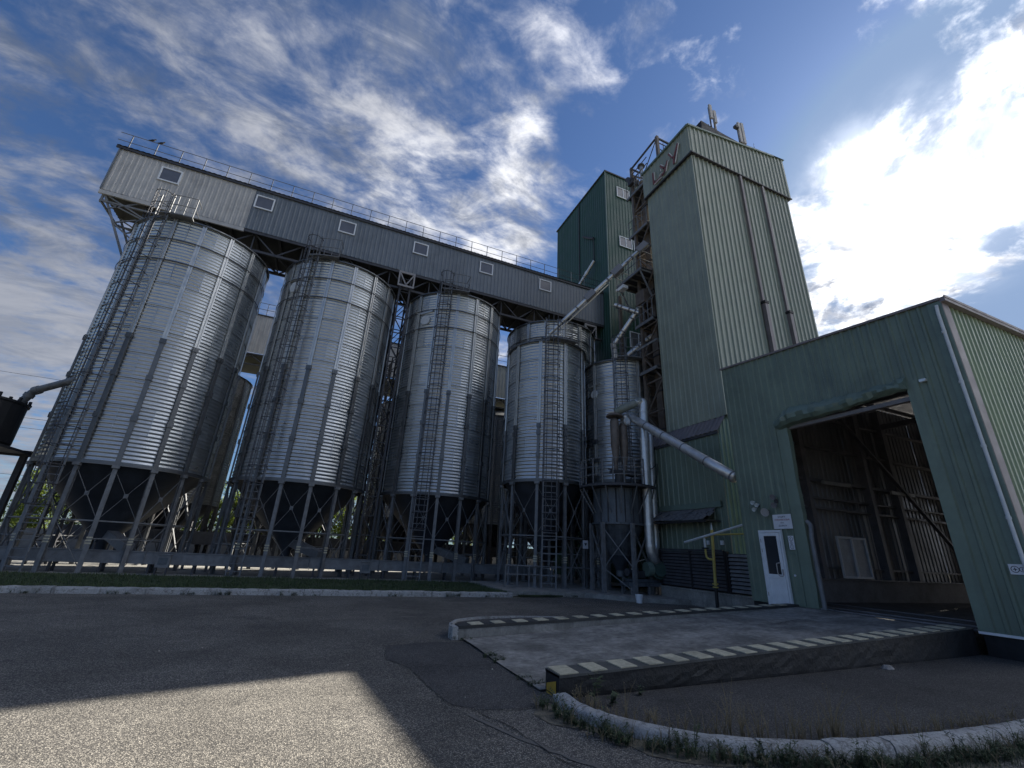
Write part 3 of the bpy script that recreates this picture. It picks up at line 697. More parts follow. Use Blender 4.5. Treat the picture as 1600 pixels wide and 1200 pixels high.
# ------------------------------------------------------------------ silos
def ladder_parts(parent, r, ang, z0, z1, cage0, over=1.15):
    # local to the silo: two rails, rungs and a round safety cage
    er = Vector((math.cos(ang), math.sin(ang), 0)); et = Vector((-math.sin(ang), math.cos(ang), 0)); R0 = r+.22
    b = MB()
    for s in (-1, 1):
        p = er*R0+et*(.31*s); b.beam((p.x, p.y, z0), (p.x, p.y, z1+over), .06, .035, up=er)
    k = z0+1.2
    while k < z1:
        for s in (-1, 1):
            p = er*R0+et*(.31*s); q = er*(r+.02)+et*(.31*s)
            if k > cage0-1.5: b.beam((p.x, p.y, k), (q.x, q.y, k), .03)
        k += 1.6
    lad = b.build('ladder', M_steel, parent)
    ru = MB().tube([er*R0-et*.30, er*R0+et*.30], .019, 6, False).build('rung', M_steel, lad)
    n_ = int((z1+over-z0-.2)/.29)
    for i in range(n_):
        o = ru if i == 0 else share(ru, lad); o.location = (0, 0, z0+.2+i*.29)
    hp = MB(); pts = []
    for i in range(13):
        a = -R(20)+R(220)*i/12; v = er*(R0+.12+.40*math.sin(a))+et*(-.38*math.cos(a)) ; pts.append(v)
    hp.tube(pts, .018, 5, False)
    b = MB(); z = cage0
    cg = hp.build('cage_hoop', M_dsteel, lad); i = 0
    while z < z1+over+.02:
        o = cg if i == 0 else share(cg, lad); o.location = (0, 0, z); z += .72; i += 1
    for a in (10, 50, 90, 130, 170):
        a = R(a); v = er*(R0+.12+.40*math.sin(a))+et*(-.38*math.cos(a)); b.beam((v.x, v.y, cage0), (v.x, v.y, z1+over), .032, .010, up=er)
    b.build('safety_cage', M_dsteel, lad)
    return lad
def top_platform(parent, r, ang, z, span=R(26)):
    b = MB(); rail = MB()
    a0 = ang-R(3); n_ = 6
    for i in range(n_):
        t0 = a0+span*i/n_; t1 = a0+span*(i+1)/n_
        p = [Vector((math.cos(t)*q, math.sin(t)*q, z)) for t, q in ((t0, r-.35), (t0, r+.42), (t1, r+.42), (t1, r-.35))]
        b.add([v for v in p]+[v+Vector((0, 0, .05)) for v in p], [(0, 1, 2, 3), (7, 6, 5, 4), (0, 4, 5, 1), (1, 5, 6, 2), (2, 6, 7, 3)])
    for h in (.55, 1.1):
        for i in range(n_):
            t0 = a0+span*(.22+.78*i/n_); t1 = a0+span*(.22+.78*(i+1)/n_)
            rail.tube([(math.cos(t0)*(r+.40), math.sin(t0)*(r+.40), z+h), (math.cos(t1)*(r+.40), math.sin(t1)*(r+.40), z+h)], .02, 5)
        t = a0+span; rail.tube([(math.cos(t)*(r+.40), math.sin(t)*(r+.40), z+h), (math.cos(t)*(r-.35), math.sin(t)*(r-.35), z+h)], .02, 5)
    for f in (.24, .5, .75, 1.0):
        t = a0+span*f; rail.tube([(math.cos(t)*(r+.40), math.sin(t)*(r+.40), z), (math.cos(t)*(r+.40), math.sin(t)*(r+.40), z+1.1)], .02, 5)
    b.build('platform', M_steel, parent); rail.build('railing', M_steel, parent)

def silo(loc, label, group, r=3.02, zb=4.05, zt=15.68, N=16, ph=-1.77, courses=10, lad_ang=-1.94, zleg=0.0, mid=.46, rings=(.90, .80), hatch=None, cone_z=1.05, seed=1, legw=.145, splitposts=True, brace=True, cage=True, roofh=1.35, ringup=0, wide_low=.17):
    S = thing('grain_silo', label, 'silo', loc, group); st = 2*math.pi/N; H = (zt-zb)/courses
    rr = random.Random(seed)
    # wall sheets: corrugated, every second course shifted by half a bay
    nw = max(4, int(round(H/.166))); amp = .017
    b = MB(); cols = 5; vs = []
    zs = []
    for i in range(nw*6+1): zs.append(H*i/(nw*6))
    for z in zs:
        rad = r+amp*math.sin(2*math.pi*z/H*nw)
        for c in range(cols):
            t = st*c/(cols-1); vs.append((rad*math.cos(t), rad*math.sin(t), z))
    fs = [(i*cols+c, i*cols+c+1, (i+1)*cols+c+1, (i+1)*cols+c) for i in range(len(zs)-1) for c in range(cols-1)]
    first = b.add(vs, fs).build('wall_sheet', M_galv, S, smooth=True); k = 0
    lapb = MB().add([((r+.021)*math.cos(t)-(s*.05)*math.sin(t), (r+.021)*math.sin(t)+(s*.05)*math.cos(t), z) for t in (0,) for s in (-1, 1) for z in (.02, H-.02)], [(0, 2, 3, 1)])
    for c in range(courses):
        for i in range(N):
            o = first if k == 0 else share(first, S); k += 1
            o.location = (0, 0, zb+c*H); o.rotation_euler = (0, 0, ph+(i+(.5 if c % 2 else 0))*st)
            q = 1+rr.uniform(-.0012, .0012); o.scale = (q, q, 1)
    # lap joints: bolted overlaps in the middle of the bays of every second course, and course laps
    lj = MB()
    for s in (0.0,):
        a = s/r; lj.beam(((r+.030)*math.cos(a), (r+.016)*math.sin(a), .03), ((r+.030)*math.cos(a), (r+.030)*math.sin(a), H-.03), .018, .012, up=(1, 0, 0))
    ljo = lj.build('lap_joint', M_galv, S); k = 0
    for c in range(1, courses, 2):
        for i in range(N):
            o = ljo if k == 0 else share(ljo, S); k += 1; o.location = (0, 0, zb+c*H); o.rotation_euler = (0, 0, ph+(i+.5)*st)
    cl = MB()
    for c in range(1, courses): cl.lathe([(r+.022, zb+c*H-.014), (r+.036, zb+c*H), (r+.022, zb+c*H+.014)], 96)
    cl.build('course_lap', M_galvdark, S)
    # stiffeners: wide lower channel, narrow upper one, splice plates
    zm = zb+(zt-zb)*mid
    b = MB(); x = r+.032
    b.box(x, x+.075, -wide_low/2, wide_low/2, zb-.05, zm); low = b.build('stiffener', M_galvp, S)
    b = MB(); b.box(x, x+.055, -.085, -.030, zm, zt-.02); b.box(x, x+.055, .030, .085, zm, zt-.02); b.box(x, x+.02, -.030, .030, zm, zt-.02); up_ = b.build('stiffener', M_galvb, S)
    b = MB(); b.box(x, x+.11, -wide_low/2-.03, wide_low/2+.03, -.11, .11); b.box(x+.11, x+.125, -.04, .04, -.08, .08); spl = b.build('splice_plate', M_galvp, S)
    sz = [zb+(zt-zb)*f for f in (.155, .31, mid)]
    for i in range(N):
        for proto in (low, up_):
            o = proto if i == 0 else share(proto, S); o.rotation_euler = (0, 0, ph+i*st)
        for j, z in enumerate(sz):
            o = spl if (i == 0 and j == 0) else share(spl, S); o.rotation_euler = (0, 0, ph+i*st); o.location = (0, 0, z)
    for f in rings:
        z = zb+(zt-zb)*f; MB().lathe([(r+.085, z-.018), (r+.108, z-.018), (r+.108, z+.018), (r+.085, z+.018)], 96).build('wind_ring', M_dsteel, S, smooth=False)
    MB().lathe([(r-.02, zb-.13), (r+.10, zb-.13), (r+.10, zb+.02), (r+.03, zb+.03)], 96).build('base_ring', M_galvp, S)
    rf = MB().lathe([(r-.02, zt-.02), (r+.13, zt-.03), (r+.13, zt+.03), (.35, zt+roofh), (.35, zt+roofh+.22), (0, zt+roofh+.26)], 64).build('roof', M_galvp, S)
    for i in range(24):
        b = None
    rb = MB().beam((r+.10, 0, zt+.05), (.4, 0, zt+roofh+.02), .05, .05).build('roof_rib', M_galvp, S)
    for i in range(1, 24): share(rb, S, rotz=i*2*math.pi/24)
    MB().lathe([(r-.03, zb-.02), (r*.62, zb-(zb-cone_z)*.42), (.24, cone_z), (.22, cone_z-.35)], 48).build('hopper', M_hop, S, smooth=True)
    # legs and bracing
    R1 = r+.03; b = MB(); b.channel((R1, 0, zleg), (R1, 0, zb-.12), legw, legw*.8, .016, up=(1, 0, 0)); b.box(R1-.14, R1+.14, -.14, .14, zleg-.02, zleg+.03)
    b.box(R1-.02, R1+.13, -.12, .12, zb-.24, zb-.12)
    leg = b.build('leg', M_steel, S)
    for i in range(N):
        o = leg if i == 0 else share(leg, S); o.rotation_euler = (0, 0, ph+i*st)
    if brace:
        A = Vector((R1*math.cos(0), R1*math.sin(0), 0)); B = Vector((R1*math.cos(st), R1*math.sin(st), 0))
        hh = zb-zleg; z1_, z2_ = zleg+hh*.93, zleg+hh*.46; z3_, z4_ = zleg+hh*.45, zleg+hh*.04; Z = Vector((0, 0, 1))
        bu = MB(); bu.beam(A+Z*z1_, B+Z*z2_, .055, .012); bu.beam(B*1.006+Z*z1_, A*1.006+Z*z2_, .055, .012)
        m_ = (A+B)/2+Z*((z1_+z2_)/2); bu.beam(m_*1-Z*.08, m_+Z*.08, .14, .03)
        bu = bu.build('cross_brace', M_steel, S)
        bl = MB(); bl.beam(A+Z*z3_, B+Z*z4_, .05, .012); bl.beam(B*1.006+Z*z3_, A*1.006+Z*z4_, .05, .012); bl = bl.build('cross_brace', M_steel, S)
        h1 = MB(); h1.beam(A+Z*(z2_-.02), B+Z*(z2_-.02), .05, .05); h1 = h1.build('tie_bar', M_steel, S)
        h2 = MB(); h2.beam(A+Z*(zleg+hh*.30), B+Z*(zleg+hh*.30), .035, .035); h2 = h2.build('tie_bar', M_steel, S)
        for i in range(N):
            for pr_ in (bu, bl, h1, h2):
                if pr_ is bl and i % 2: continue
                if pr_ is h2 and i % 3 == 0: continue
                if i == 0 or (pr_ is h2 and i == 1): o = pr_
                else: o = share(pr_, S)
                o.rotation_euler = (0, 0, ph+i*st)
    # dark markings on the legs: two pale bands
    mk = MB().box(R1+.052, R1+.072, -.09, .09, 0, .05).build('leg_marking', M_white, S)
    k = 0
    for i in (N-1, 0, 1, 2):
        for z in (zleg+1.02, zleg+1.12, zleg+1.22):
            o = mk if k == 0 else share(mk, S); k += 1; o.rotation_euler = (0, 0, ph+i*st); o.location = (0, 0, z)
    if cage:
        ladder_parts(S, r+.08, lad_ang, zleg, zt, zleg+2.3)
        top_platform(S, r, lad_ang, zt+.02, R(26)*3.02/r)
    if hatch is not None:
        a, z = hatch; c, s_ = math.cos(a), math.sin(a)
        MB().tube([(c*(r+.0), s_*(r+.0), z), (c*(r+.085), s_*(r+.085), z)], .30*min(1, r/2.6), 24).build('inspection_hatch', mat('pale_hatch', (.50, .53, .55), .6, 0, .06, (5, .1)), S)
        da = .42/r
        MB().beam((math.cos(a-da)*(r+.06), math.sin(a-da)*(r+.06), z+.48), (math.cos(a+da)*(r+.06), math.sin(a+da)*(r+.06), z+.55), .10, .10, up=(c, s_, 0)).build('hatch_canopy', M_galvb, S)
    return S
GS = 'big front row silos under the gallery'
s1_ = silo((-8.30, 25, .06), 'leftmost big corrugated silo of the front row, its caged ladder running up the left side', GS, seed=1)
s2_ = silo((-1.18, 25, .06), 'second big corrugated silo from the left, with a round pale hatch left of its ladder', GS, seed=2, lad_ang=-2.08, hatch=(-2.39, 14.04))
s3_ = silo((5.82, 25, .06), 'third big corrugated silo from the left, between the lattice column and the slimmer bright silo', GS, seed=3, lad_ang=-1.985, ph=-1.756, hatch=(-2.36, 13.89))
s4_ = silo((13.05, 25, .06), 'big corrugated silo mostly hidden, its broad rim rising behind the slimmer front silo', GS, seed=4, cage=False)
s5_ = silo((10.30, 20.20, .16), 'slimmer bright corrugated silo standing forward on the concrete, under the long grey spout', 'small silos beside the dust collector', r=2.09, zb=4.62, zt=11.80, N=10, ph=-2.827, courses=7, lad_ang=-1.93, cone_z=1.9, seed=5, legw=.13, mid=.36, rings=(), roofh=1.0, wide_low=.13)
s6_ = silo((14.35, 19.05, .16), 'smallest silo on the right, partly hidden by the dust collector and the grey ducts', 'small silos beside the dust collector', r=1.90, zb=4.9, zt=11.25, N=10, ph=-2.30, courses=7, lad_ang=-2.17, cone_z=2.2, seed=6, legw=.13, mid=.02, rings=(), roofh=.8, hatch=(-2.95, 9.5))
# back row: plain, seen only through the gaps
def back_silo(x, label):
    S = thing('grain_silo', label, 'silo', (x, 37, .05), 'back row silos seen through the gaps'); r = 3.02; zb, zt = 3.4, 12.5
    prof = []; nz = 55*4
    for i in range(nz+1): prof.append((r+.028*math.sin(2*math.pi*i/4), zb+(zt-zb)*i/nz))
    MB().lathe(prof, 48).build('wall', M_galvdark, S, smooth=True)
    st = MB().box(r+.02, r+.09, -.07, .07, zb, zt).build('stiffener', M_galvp, S)
    MB().lathe([(r+.1, zt-.02), (r+.12, zt+.02), (.4, zt+1.3), (0, zt+1.3)], 32).build('roof', M_galvp, S)
    MB().lathe([(r, zb), (.25, 1.0)], 32).build('hopper', M_hop, S)
    leg = MB().box(r-.10, r+.11, -.12, .12, 0, zb).build('leg', M_dsteel, S)
    A = Vector((r, 0, 0)); a = 2*math.pi/16; B = Vector((r*math.cos(a), r*math.sin(a), 0)); Z = Vector((0, 0, 1))
    br = MB(); br.beam(A+Z*3.2, B+Z*.3, .05); br.beam(B+Z*3.2, A+Z*.3, .05); br.beam(A+Z*1.7, B+Z*1.7, .05); br = br.build('cross_brace', M_dsteel, S)
    for i in range(1, 16):
        for p in (st, leg, br): share(p, S, rotz=i*a)
    return S
back_silo(-9.7, 'back row silo showing dark in the gap right of the leftmost front silo')
back_silo(-2.3, 'back row silo hidden behind the second front silo')
back_silo(6.15, 'back row silo whose dark left edge shows between the second and third front silos')
back_silo(13.9, 'back row silo whose dark flank shows between the third silo and the slimmer one')

back_silo(21.5, 'back row silo added out of sight behind the green towers to shade the row')  # unseen silo, added to keep direct sun off the visible back row
back_silo(28.8, 'back row silo farthest to the right, added out of sight for its shade')  # second unseen silo, added for the same shade

# long conveyor trough running under the hoppers and its slides
tr = thing('drag_conveyor', 'long grey box conveyor running low behind the front silo legs', 'conveyor', (-12, 22.75, .06))
tpl = MB(); tpl.box(0, 2.96, -.22, .22, .36, .78); tpl.box(-.03, .0, -.26, .26, .32, .82); tpl.box(0, 2.96, -.25, .25, .785, .81)
tp = tpl.build('trough_section', M_steel, tr)
tb = MB(); tb.box(-.04, .04, -.2, -.12, -.06, .36); tb.box(-.04, .04, .12, .2, -.06, .36); tb.box(-.03, .03, -.2, .2, .1, .14); tb = tb.build('support', M_dsteel, tr)
for i in range(1, 8): share(tp, tr, (i*3.0, 0, 0))
for i in range(1, 16): share(tb, tr, (i*1.5+.2, 0, 0))
for x, k, lab in ((-8.3, 1, 'inclined grey chute dropping from the hopper of the leftmost silo to the low conveyor'), (-1.18, 1, 'inclined grey chute under the hopper of the second silo'), (5.82, 1, 'inclined grey chute under the hopper of the third silo')):
    c = thing('discharge_chute', lab, 'chute', (x, 24.4, .06), 'chutes under the big hoppers')
    MB().beam((x+.0, 25, 1.55), (x+1.55, 22.95, .95), .36, .36).build('chute_box', M_steel, c, True)
    MB().beam((x-.1, 25.1, 1.58), (x+.15, 24.85, 1.30), .62, .50).build('slide_gate', M_streak, c, True)
rc = thing('rear_drag_conveyor', 'dark box conveyor under the back row hoppers, seen between the front silo legs', 'conveyor', (-14, 35.5, .05))
tp = MB().box(0, 2.97, -.5, .5, .95, 1.75).build('trough_section', M_dsteel, rc); tb = MB().box(-.12, .12, -.4, .4, 0, .95).build('support', M_dsteel, rc)
for i in range(1, 11): share(tp, rc, (i*3.0, 0, 0)); share(tb, rc, (i*3.0, 0, 0))
# more clutter under the silos
for i, (x, y) in enumerate([(-5.2, 21.9), (2.3, 21.8)]):
    c = thing('electric_box', ['small grey control cabinet standing on the grass right of the leftmost silo legs', 'small grey control cabinet on a post between the second and third silos'][i], 'cabinet', (x, y, .08))
    MB().box(x-.22, x+.22, y-.1, y+.1, .35, .8).build('cabinet', M_steel, c, True); MB().box(x-.26, x+.26, y-.14, y+.14, .8, .83).build('lid', M_steel, c, True)
    b = MB(); b.box(x-.2, x-.15, y-.05, y+.05, .06, .35); b.box(x+.15, x+.2, y-.05, y+.05, .06, .35); b.build('stand', M_dsteel, c, True)
    MB().box(x-.15, x+.15, y-.105, y-.101, .45, .7).build('door', M_streak, c, True)

# ------------------------------------------------------------------ conveyor galleries
def window(parent, cx, z, w_, h, y, m_frame=M_pvc, glass=M_glassg, axis='x', bars=1, deep=.05):
    # frame standing slightly proud of a wall facing -Y (axis x) or -X (axis y)
    def bx(b, u0, u1, z0, z1, d0, d1):
        if axis == 'x': b.box(u0, u1, y-d1, y-d0, z0, z1)
        else: b.box(y-d1, y-d0, u0, u1, z0, z1)
    t = .07; b = MB()
    bx(b, cx-w_/2, cx+w_/2, z+h/2-t, z+h/2, 0, deep); bx(b, cx-w_/2, cx+w_/2, z-h/2, z-h/2+t, 0, deep)
    bx(b, cx-w_/2, cx-w_/2+t, z-h/2+t, z+h/2-t, 0, deep); bx(b, cx+w_/2-t, cx+w_/2, z-h/2+t, z+h/2-t, 0, deep)
    for i in range(bars):
        x = cx-w_/2+(i+1)*w_/(bars+1); bx(b, x-t/2, x+t/2, z-h/2+t, z+h/2-t, 0, deep*.9)
    f = b.build('window', m_frame, parent, True)
    b = MB(); bx(b, cx-w_/2+t, cx+w_/2-t, z-h/2+t, z+h/2-t, -.005, .012); b.build('pane', glass, f, True)
    return f
GY0, GY1, GZ0, GZ1 = 24.0, 26.4, 17.62, 20.42
gal = thing('conveyor_gallery', 'long raised grey sheet gallery with six square windows running above the front silos', 'gallery', (2, 25, 17.6))
gx0, gx1, gs = -13.1, 17.0, -6.72
wx = [-10.68+i*4.53 for i in range(6)]
hol = [(x-.44-gx0, x+.44-gx0, 19.14, 19.96) for x in wx]
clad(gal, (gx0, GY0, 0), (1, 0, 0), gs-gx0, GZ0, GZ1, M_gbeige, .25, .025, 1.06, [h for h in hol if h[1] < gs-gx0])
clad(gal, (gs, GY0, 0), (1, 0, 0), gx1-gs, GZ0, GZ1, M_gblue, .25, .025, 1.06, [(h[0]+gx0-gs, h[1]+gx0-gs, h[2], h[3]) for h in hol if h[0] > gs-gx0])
clad(gal, (gx0, GY1, 0), (0, -1, 0), GY1-GY0, GZ0, GZ1, M_gbeige, .25, .025, 1.2)
MB().add([(gx1, GY1, GZ0), (gx0, GY1, GZ0), (gx0, GY1, GZ1), (gx1, GY1, GZ1)], [(0, 1, 2, 3)]).build('back_wall', M_gblue, gal, True)
for i, x in enumerate(wx):
    f = window(gal, x, 19.55, .96, .88, GY0-.03, bars=0)
    if i in (0, 2): f.data.materials[0] = M_pvc
b = MB(); vs = []; n_ = 120   # corrugated roof edge
for i in range(n_*2+1):
    x = gx0-.15+(gx1-gx0+.1)*i/(n_*2); z = GZ1+.05+(.03 if i % 2 else 0); vs += [(x, GY0-.14, z), (x, GY1+.14, z+.05)]
b.add(vs, [(2*i, 2*i+2, 2*i+3, 2*i+1) for i in range(n_*2)])
b.box(gx0-.16, gx1-.02, GY0-.10, GY0-.04, GZ1-.10, GZ1+.03)
b.build('roof', M_dsteel, gal, True)
MB().box(gx0+.03, gx1-.03, GY0+.03, GY1-.03, GZ0-.04, GZ0).build('floor', M_black, gal, True)
MB().box(gx0-.03, gx0+.03, GY0-.07, GY0-.02, GZ0, GZ1).build('corner_trim', M_gblue, gal, True)
b = MB(); b.box(gx0-.02, gs, GY0-.05, GY0+.05, GZ0-.26, GZ0-.045); b.build('edge_beam', M_gbeige, gal, True)
b = MB(); b.box(gs+.002, gx1-.05, GY0-.02, GY0+.06, GZ0-.20, GZ0-.045); b.build('edge_beam', M_dsteel, gal, True)
# truss below
b = MB(); zl = GZ0-1.15
for y in (GY0+.25, GY1-.25):
    b.box(-11.2, gx1-.1, y-.07, y+.07, zl-.07, zl+.07); x = -11.2; s = 0
    while x < gx1-1.3:
        a_, c_ = (zl, GZ0-.05) if s % 2 else (GZ0-.05, zl)
        b.beam((x, y, a_), (x+1.25, y, c_), .07); 
        if s % 2 == 0: b.beam((x, y, zl), (x, y, GZ0-.05), .06)
        x += 1.25; s += 1
x = -11.2; s = 0
while x < gx1-1.2:
    b.beam((x, GY0+.25, zl), (x, GY1-.25, zl), .07); b.beam((x, GY0+.25, zl), (x+1.25, GY1-.25, zl), .05)
    b.beam((x, GY0, GZ0-.1), (x, GY1, GZ0-.1), .12, .1); x += 1.25
b.build('truss', M_dsteel, gal, True)
# service walkway slung under the gallery
MB().box(-11.0, gx1-.3, GY0+.55, GY1-.5, zl+.1, zl+.16).build('walkway', M_black, gal, True)
# left end bracket
b = MB()
for y in (GY0+.1, GY1-.2):
    b.beam((gx0+.15, y, GZ0-.1), (-11.3, y+.3, 14.2), .11); b.beam((gx0+.15, y, GZ0-.15), (gx0+2.2, y, GZ0-1.1), .06); b.beam((gx0+.1, y, GZ0-.6), (-10, y, GZ0-.55), .09)
    b.beam((gx0+.6, y, GZ0-.9), (gx0+1.7, y, GZ0-.2), .06); b.beam((-12.2, y+.1, 16.0), (-11.3, y, 16.4), .06); b.beam((-12.2, y+.1, 16.0), (-11.2, y+.2, 15.3), .06)
    b.beam((gx0+.15, y, GZ0-.5), (-10.8, y, GZ0-1.2), .06)
b.beam((gx0+.15, GY0+.1, GZ0-.6), (gx0+.15, GY1-.2, GZ0-.6), .08)
b.beam((gx0+.15, GY0+.1, GZ0-.1), (gx0+.15, GY0+.1, GZ0-.7), .08)
b.build('end_bracket', M_steel, gal, True)
# roof railing
rl = MB(); 
for z in (.5, 1.0): rl.tube([(gx0-.35, GY0+.12, GZ1+z+.08), (gx1-.02, GY0+.12, GZ1+z+.08)], .018, 5)
rl = rl.build('railing', M_galvp, gal, True)
p0 = MB().box(-.018, .018, -.018, .018, 0, 1.0).build('railing_post', M_galvp, rl)
for i in range(27):
    o = p0 if i == 0 else share(p0, rl); o.location = (gx0+.2+i*1.13-woff(rl).x, GY0+.12-woff(rl).y, GZ1+.08-woff(rl).z)
# rear rail too
rl = MB(); 
for z in (.5, 1.0): rl.tube([(gx0-.2, GY1, GZ1+z+.12), (gx1-.02, GY1, GZ1+z+.12)], .018, 5)
rl.build('railing', M_galvp, gal, True)
# pigeons on the railing
for x, lab in ((-12.1, 'small dark bird perched on the gallery railing at its left end'), (-11.7, 'second small dark bird perched on the gallery railing, just right of the first')):
    b = MB(); b.tube([(-.16, 0, .02), (-.07, 0, .04), (0, 0, .07), (.07, 0, .10), (.10, 0, .16), (.13, 0, .19), (.17, 0, .18)], [.012, .03, .055, .05, .03, .03, .006], 8)
    b.tube([(0, .015, .02), (0, .015, -.01)], .006, 4); o = b.build('pigeon', M_black, None, smooth=True); o.location = (x, GY0+.12, GZ1+1.10); tag(o, lab, 'bird')

# lattice supports
def lattice(name, x, y, z0, z1, w_, d_, label, head=True, step=.95, ms=M_dsteel, grp='lattice columns carrying the gallery', hx=0):
    t = thing(name, label, 'lattice column', (x, y, z0), grp)
    cs = [(x-w_/2, y-d_/2), (x+w_/2, y-d_/2), (x+w_/2, y+d_/2), (x-w_/2, y+d_/2)]
    for cx, cy in cs: MB().box(cx-.05, cx+.05, cy-.05, cy+.05, z0, z1).build('post', ms, t, True)
    n_ = int((z1-z0)/step)
    for f in range(4):
        a, c = cs[f], cs[(f+1) % 4]; b = MB()
        for i in range(n_):
            za, zb_ = z0+i*step, z0+(i+1)*step
            if i % 2: b.beam((*a, za), (*c, zb_), .045)
            else: b.beam((*c, za), (*a, zb_), .045)
            b.beam((*a, zb_), (*c, zb_), .045)
        b.build('lattice_bracing', ms, t, True)
    if head:
        b = MB(); X0, X1, Y0 = x-.50+hx, x+.50+hx, y-d_/2-.30
        b.box(X0, X1, Y0, Y0+.1, z1-.02, z1+.12); b.box(X0, X1, Y0, Y0+.1, z1-.95, z1-.83); b.box(X0, X0+.09, Y0, Y0+.1, z1-.83, z1-.02); b.box(X1-.09, X1, Y0, Y0+.1, z1-.83, z1-.02)
        b.beam((X0+.1, Y0+.05, z1-.05), (x+hx, Y0+.05, z1-.80), .07); b.beam((X1-.1, Y0+.05, z1-.05), (x+hx, Y0+.05, z1-.80), .07)
        b.beam((X0+.1, Y0+.05, z1), (X0+.1, Y0+.5, z1), .08); b.beam((X1-.1, Y0+.05, z1), (X1-.1, Y0+.5, z1), .08)
        b.build('bracket', mat('bracket_steel', (.27, .26, .26), .55, .2, .12, coord='World'), t, True)
    return t
lattice('gallery_support', 2.32, 24.9, .07, 17.4, .62, 1.5, 'dark lattice column with pale bracket head between the second and third front silos')
lattice('gallery_support', 15.75, 24.9, .07, 17.2, .7, 1.4, 'pale bracket head of a column at the right end of the gallery by the tower')
lattice('gallery_support', -10.9, 27.2, .07, 16.3, .7, .9, 'lattice column behind the leftmost silo carrying the left end of the gallery', head=False)
lattice('gallery_support', 2.55, 31.6, .07, 14.6, .7, 1.2, 'rear lattice column standing behind the gap between the second and third silos', head=False)

# rear gallery
g2 = thing('rear_gallery', 'second beige sheet gallery above the back row, seen in pieces between the front silos', 'gallery', (2, 37, 15))
clad(g2, (-11.0, 36, 0), (1, 0, 0), 27.5, 14.85, 18.05, M_gbeige, .30, .03, 1.5)
MB().box(-11.1, 16.5, 35.9, 38.6, 18.06, 18.14).build('roof', M_dsteel, g2, True)
MB().box(-11.0, 16.4, 36.04, 38.5, 14.72, 14.83).build('floor', M_dsteel, g2, True)
MB().box(-11.0, 16.4, 36.1, 38.3, 13.9, 14.0).build('truss_chord', M_dsteel, g2, True)
b = MB()
for y in (36.2, 38.2):
    x = -11
    while x < 15: b.beam((x, y, 13.95), (x+1.3, y, 14.7), .08); b.beam((x+1.3, y, 14.7), (x+2.6, y, 13.95), .08); x += 2.6
b.build('truss', M_dsteel, g2, True)
r2 = MB()
for z in (.5, 1.05): r2.tube([(-11, 36, 18.14+z), (16.4, 36, 18.14+z)], .025, 4)
r2 = r2.build('railing', M_galvp, g2, True); p0 = MB().box(-.02, .02, -.02, .02, 0, 1.05).build('railing_post', M_galvp, r2); o0 = woff(r2)
for i in range(20):
    o = p0 if i == 0 else share(p0, r2); o.location = (-11+i*1.4-o0.x, 36-o0.y, 18.14-o0.z)

# ------------------------------------------------------------------ dark tank at the left edge
tk = thing('dark_tank', 'black open topped tank on a steel stand at the left edge with bent pipe', 'tank', (-13.2, 24, .05))
cx, cy = -13.62, 24.02
MB().lathe([(0, 4.67), (1.43, 4.67), (1.45, 4.7), (1.45, 6.26), (1.51, 6.28), (1.51, 6.37), (1.36, 6.37), (1.36, 5.0)], 32, (cx, cy, 0)).build('tank_shell', M_black, tk, True)
b = MB()
for i in range(26):
    a = i*2*math.pi/26; b.box(cx+1.47*math.cos(a)-.04, cx+1.47*math.cos(a)+.04, cy+1.47*math.sin(a)-.04, cy+1.47*math.sin(a)+.04, 6.36, 6.36+.09*(1+i % 2))
b.build('rim_lugs', M_black, tk, True)
b = MB(); b.box(cx-1.7, cx+1.7, cy-1.45, cy-1.27, 4.37, 4.62); b.box(cx-1.7, cx+1.7, cy+1.27, cy+1.45, 4.37, 4.62); b.box(cx-1.7, cx+1.7, cy-1.26, cy+1.26, 4.45, 4.55); b.box(cx-1.3, cx+1.5, cy-1.4, cy-1.28, 3.8, 3.95)
b.build('stand_deck', M_dsteel, tk, True)
for sx in (-1, 1):
    for sy in (-1, 1): MB().box(cx+sx*1.5-.1, cx+sx*1.5+.1, cy+sy*1.36-.1, cy+sy*1.36+.1, 0, 4.37).build('leg', M_dsteel, tk, True)
b = MB(); b.beam((cx-1.45, cy-1.36, 4.2), (cx+1.45, cy-1.36, .4), .10); b.beam((cx+1.45, cy-1.36, 4.2), (cx-1.45, cy-1.36, .4), .10); b.build('cross_brace', M_dsteel, tk, True)
pp_ = MB(); pp_.tube([(-10.332, 22.932, 7.48), (-11.886, 23.814, 6.976), (-12.054, 23.898, 6.85), (-12.432, 24.024, 6.136)], .145, 12)
pp_.tube([(-11.802, 23.772, 6.993), (-11.995, 23.873, 6.926)], .18, 12); pp_.tube([(-12.096, 23.915, 6.791), (-12.155, 23.94, 6.657)], .18, 12)
pp_.tube([(-10.332, 22.932, 7.48), (-9.3, 24.0, 7.9)], .145, 12)
o = pp_.build('filling_pipe', M_steel, tk, True)
smooth_by_angle(o)
for i, (z, lab) in enumerate(((8.3, 'topmost thin cable crossing the sky at the left edge'), (6.1, 'upper cable of the lower pair at the left edge'), (5.6, 'lower cable of the lower pair at the left edge'), (3.3, 'lowest cable at the left edge, just over the trees'))):
    b = MB(); pts = [(-60+i_*4, 44, z*1.5+1.2*((i_-14)/14)**2) for i_ in range(29)]; b.tube(pts, .013, 4); tag(b.build('overhead_cable', M_black), lab, 'cable', 'overhead cables')

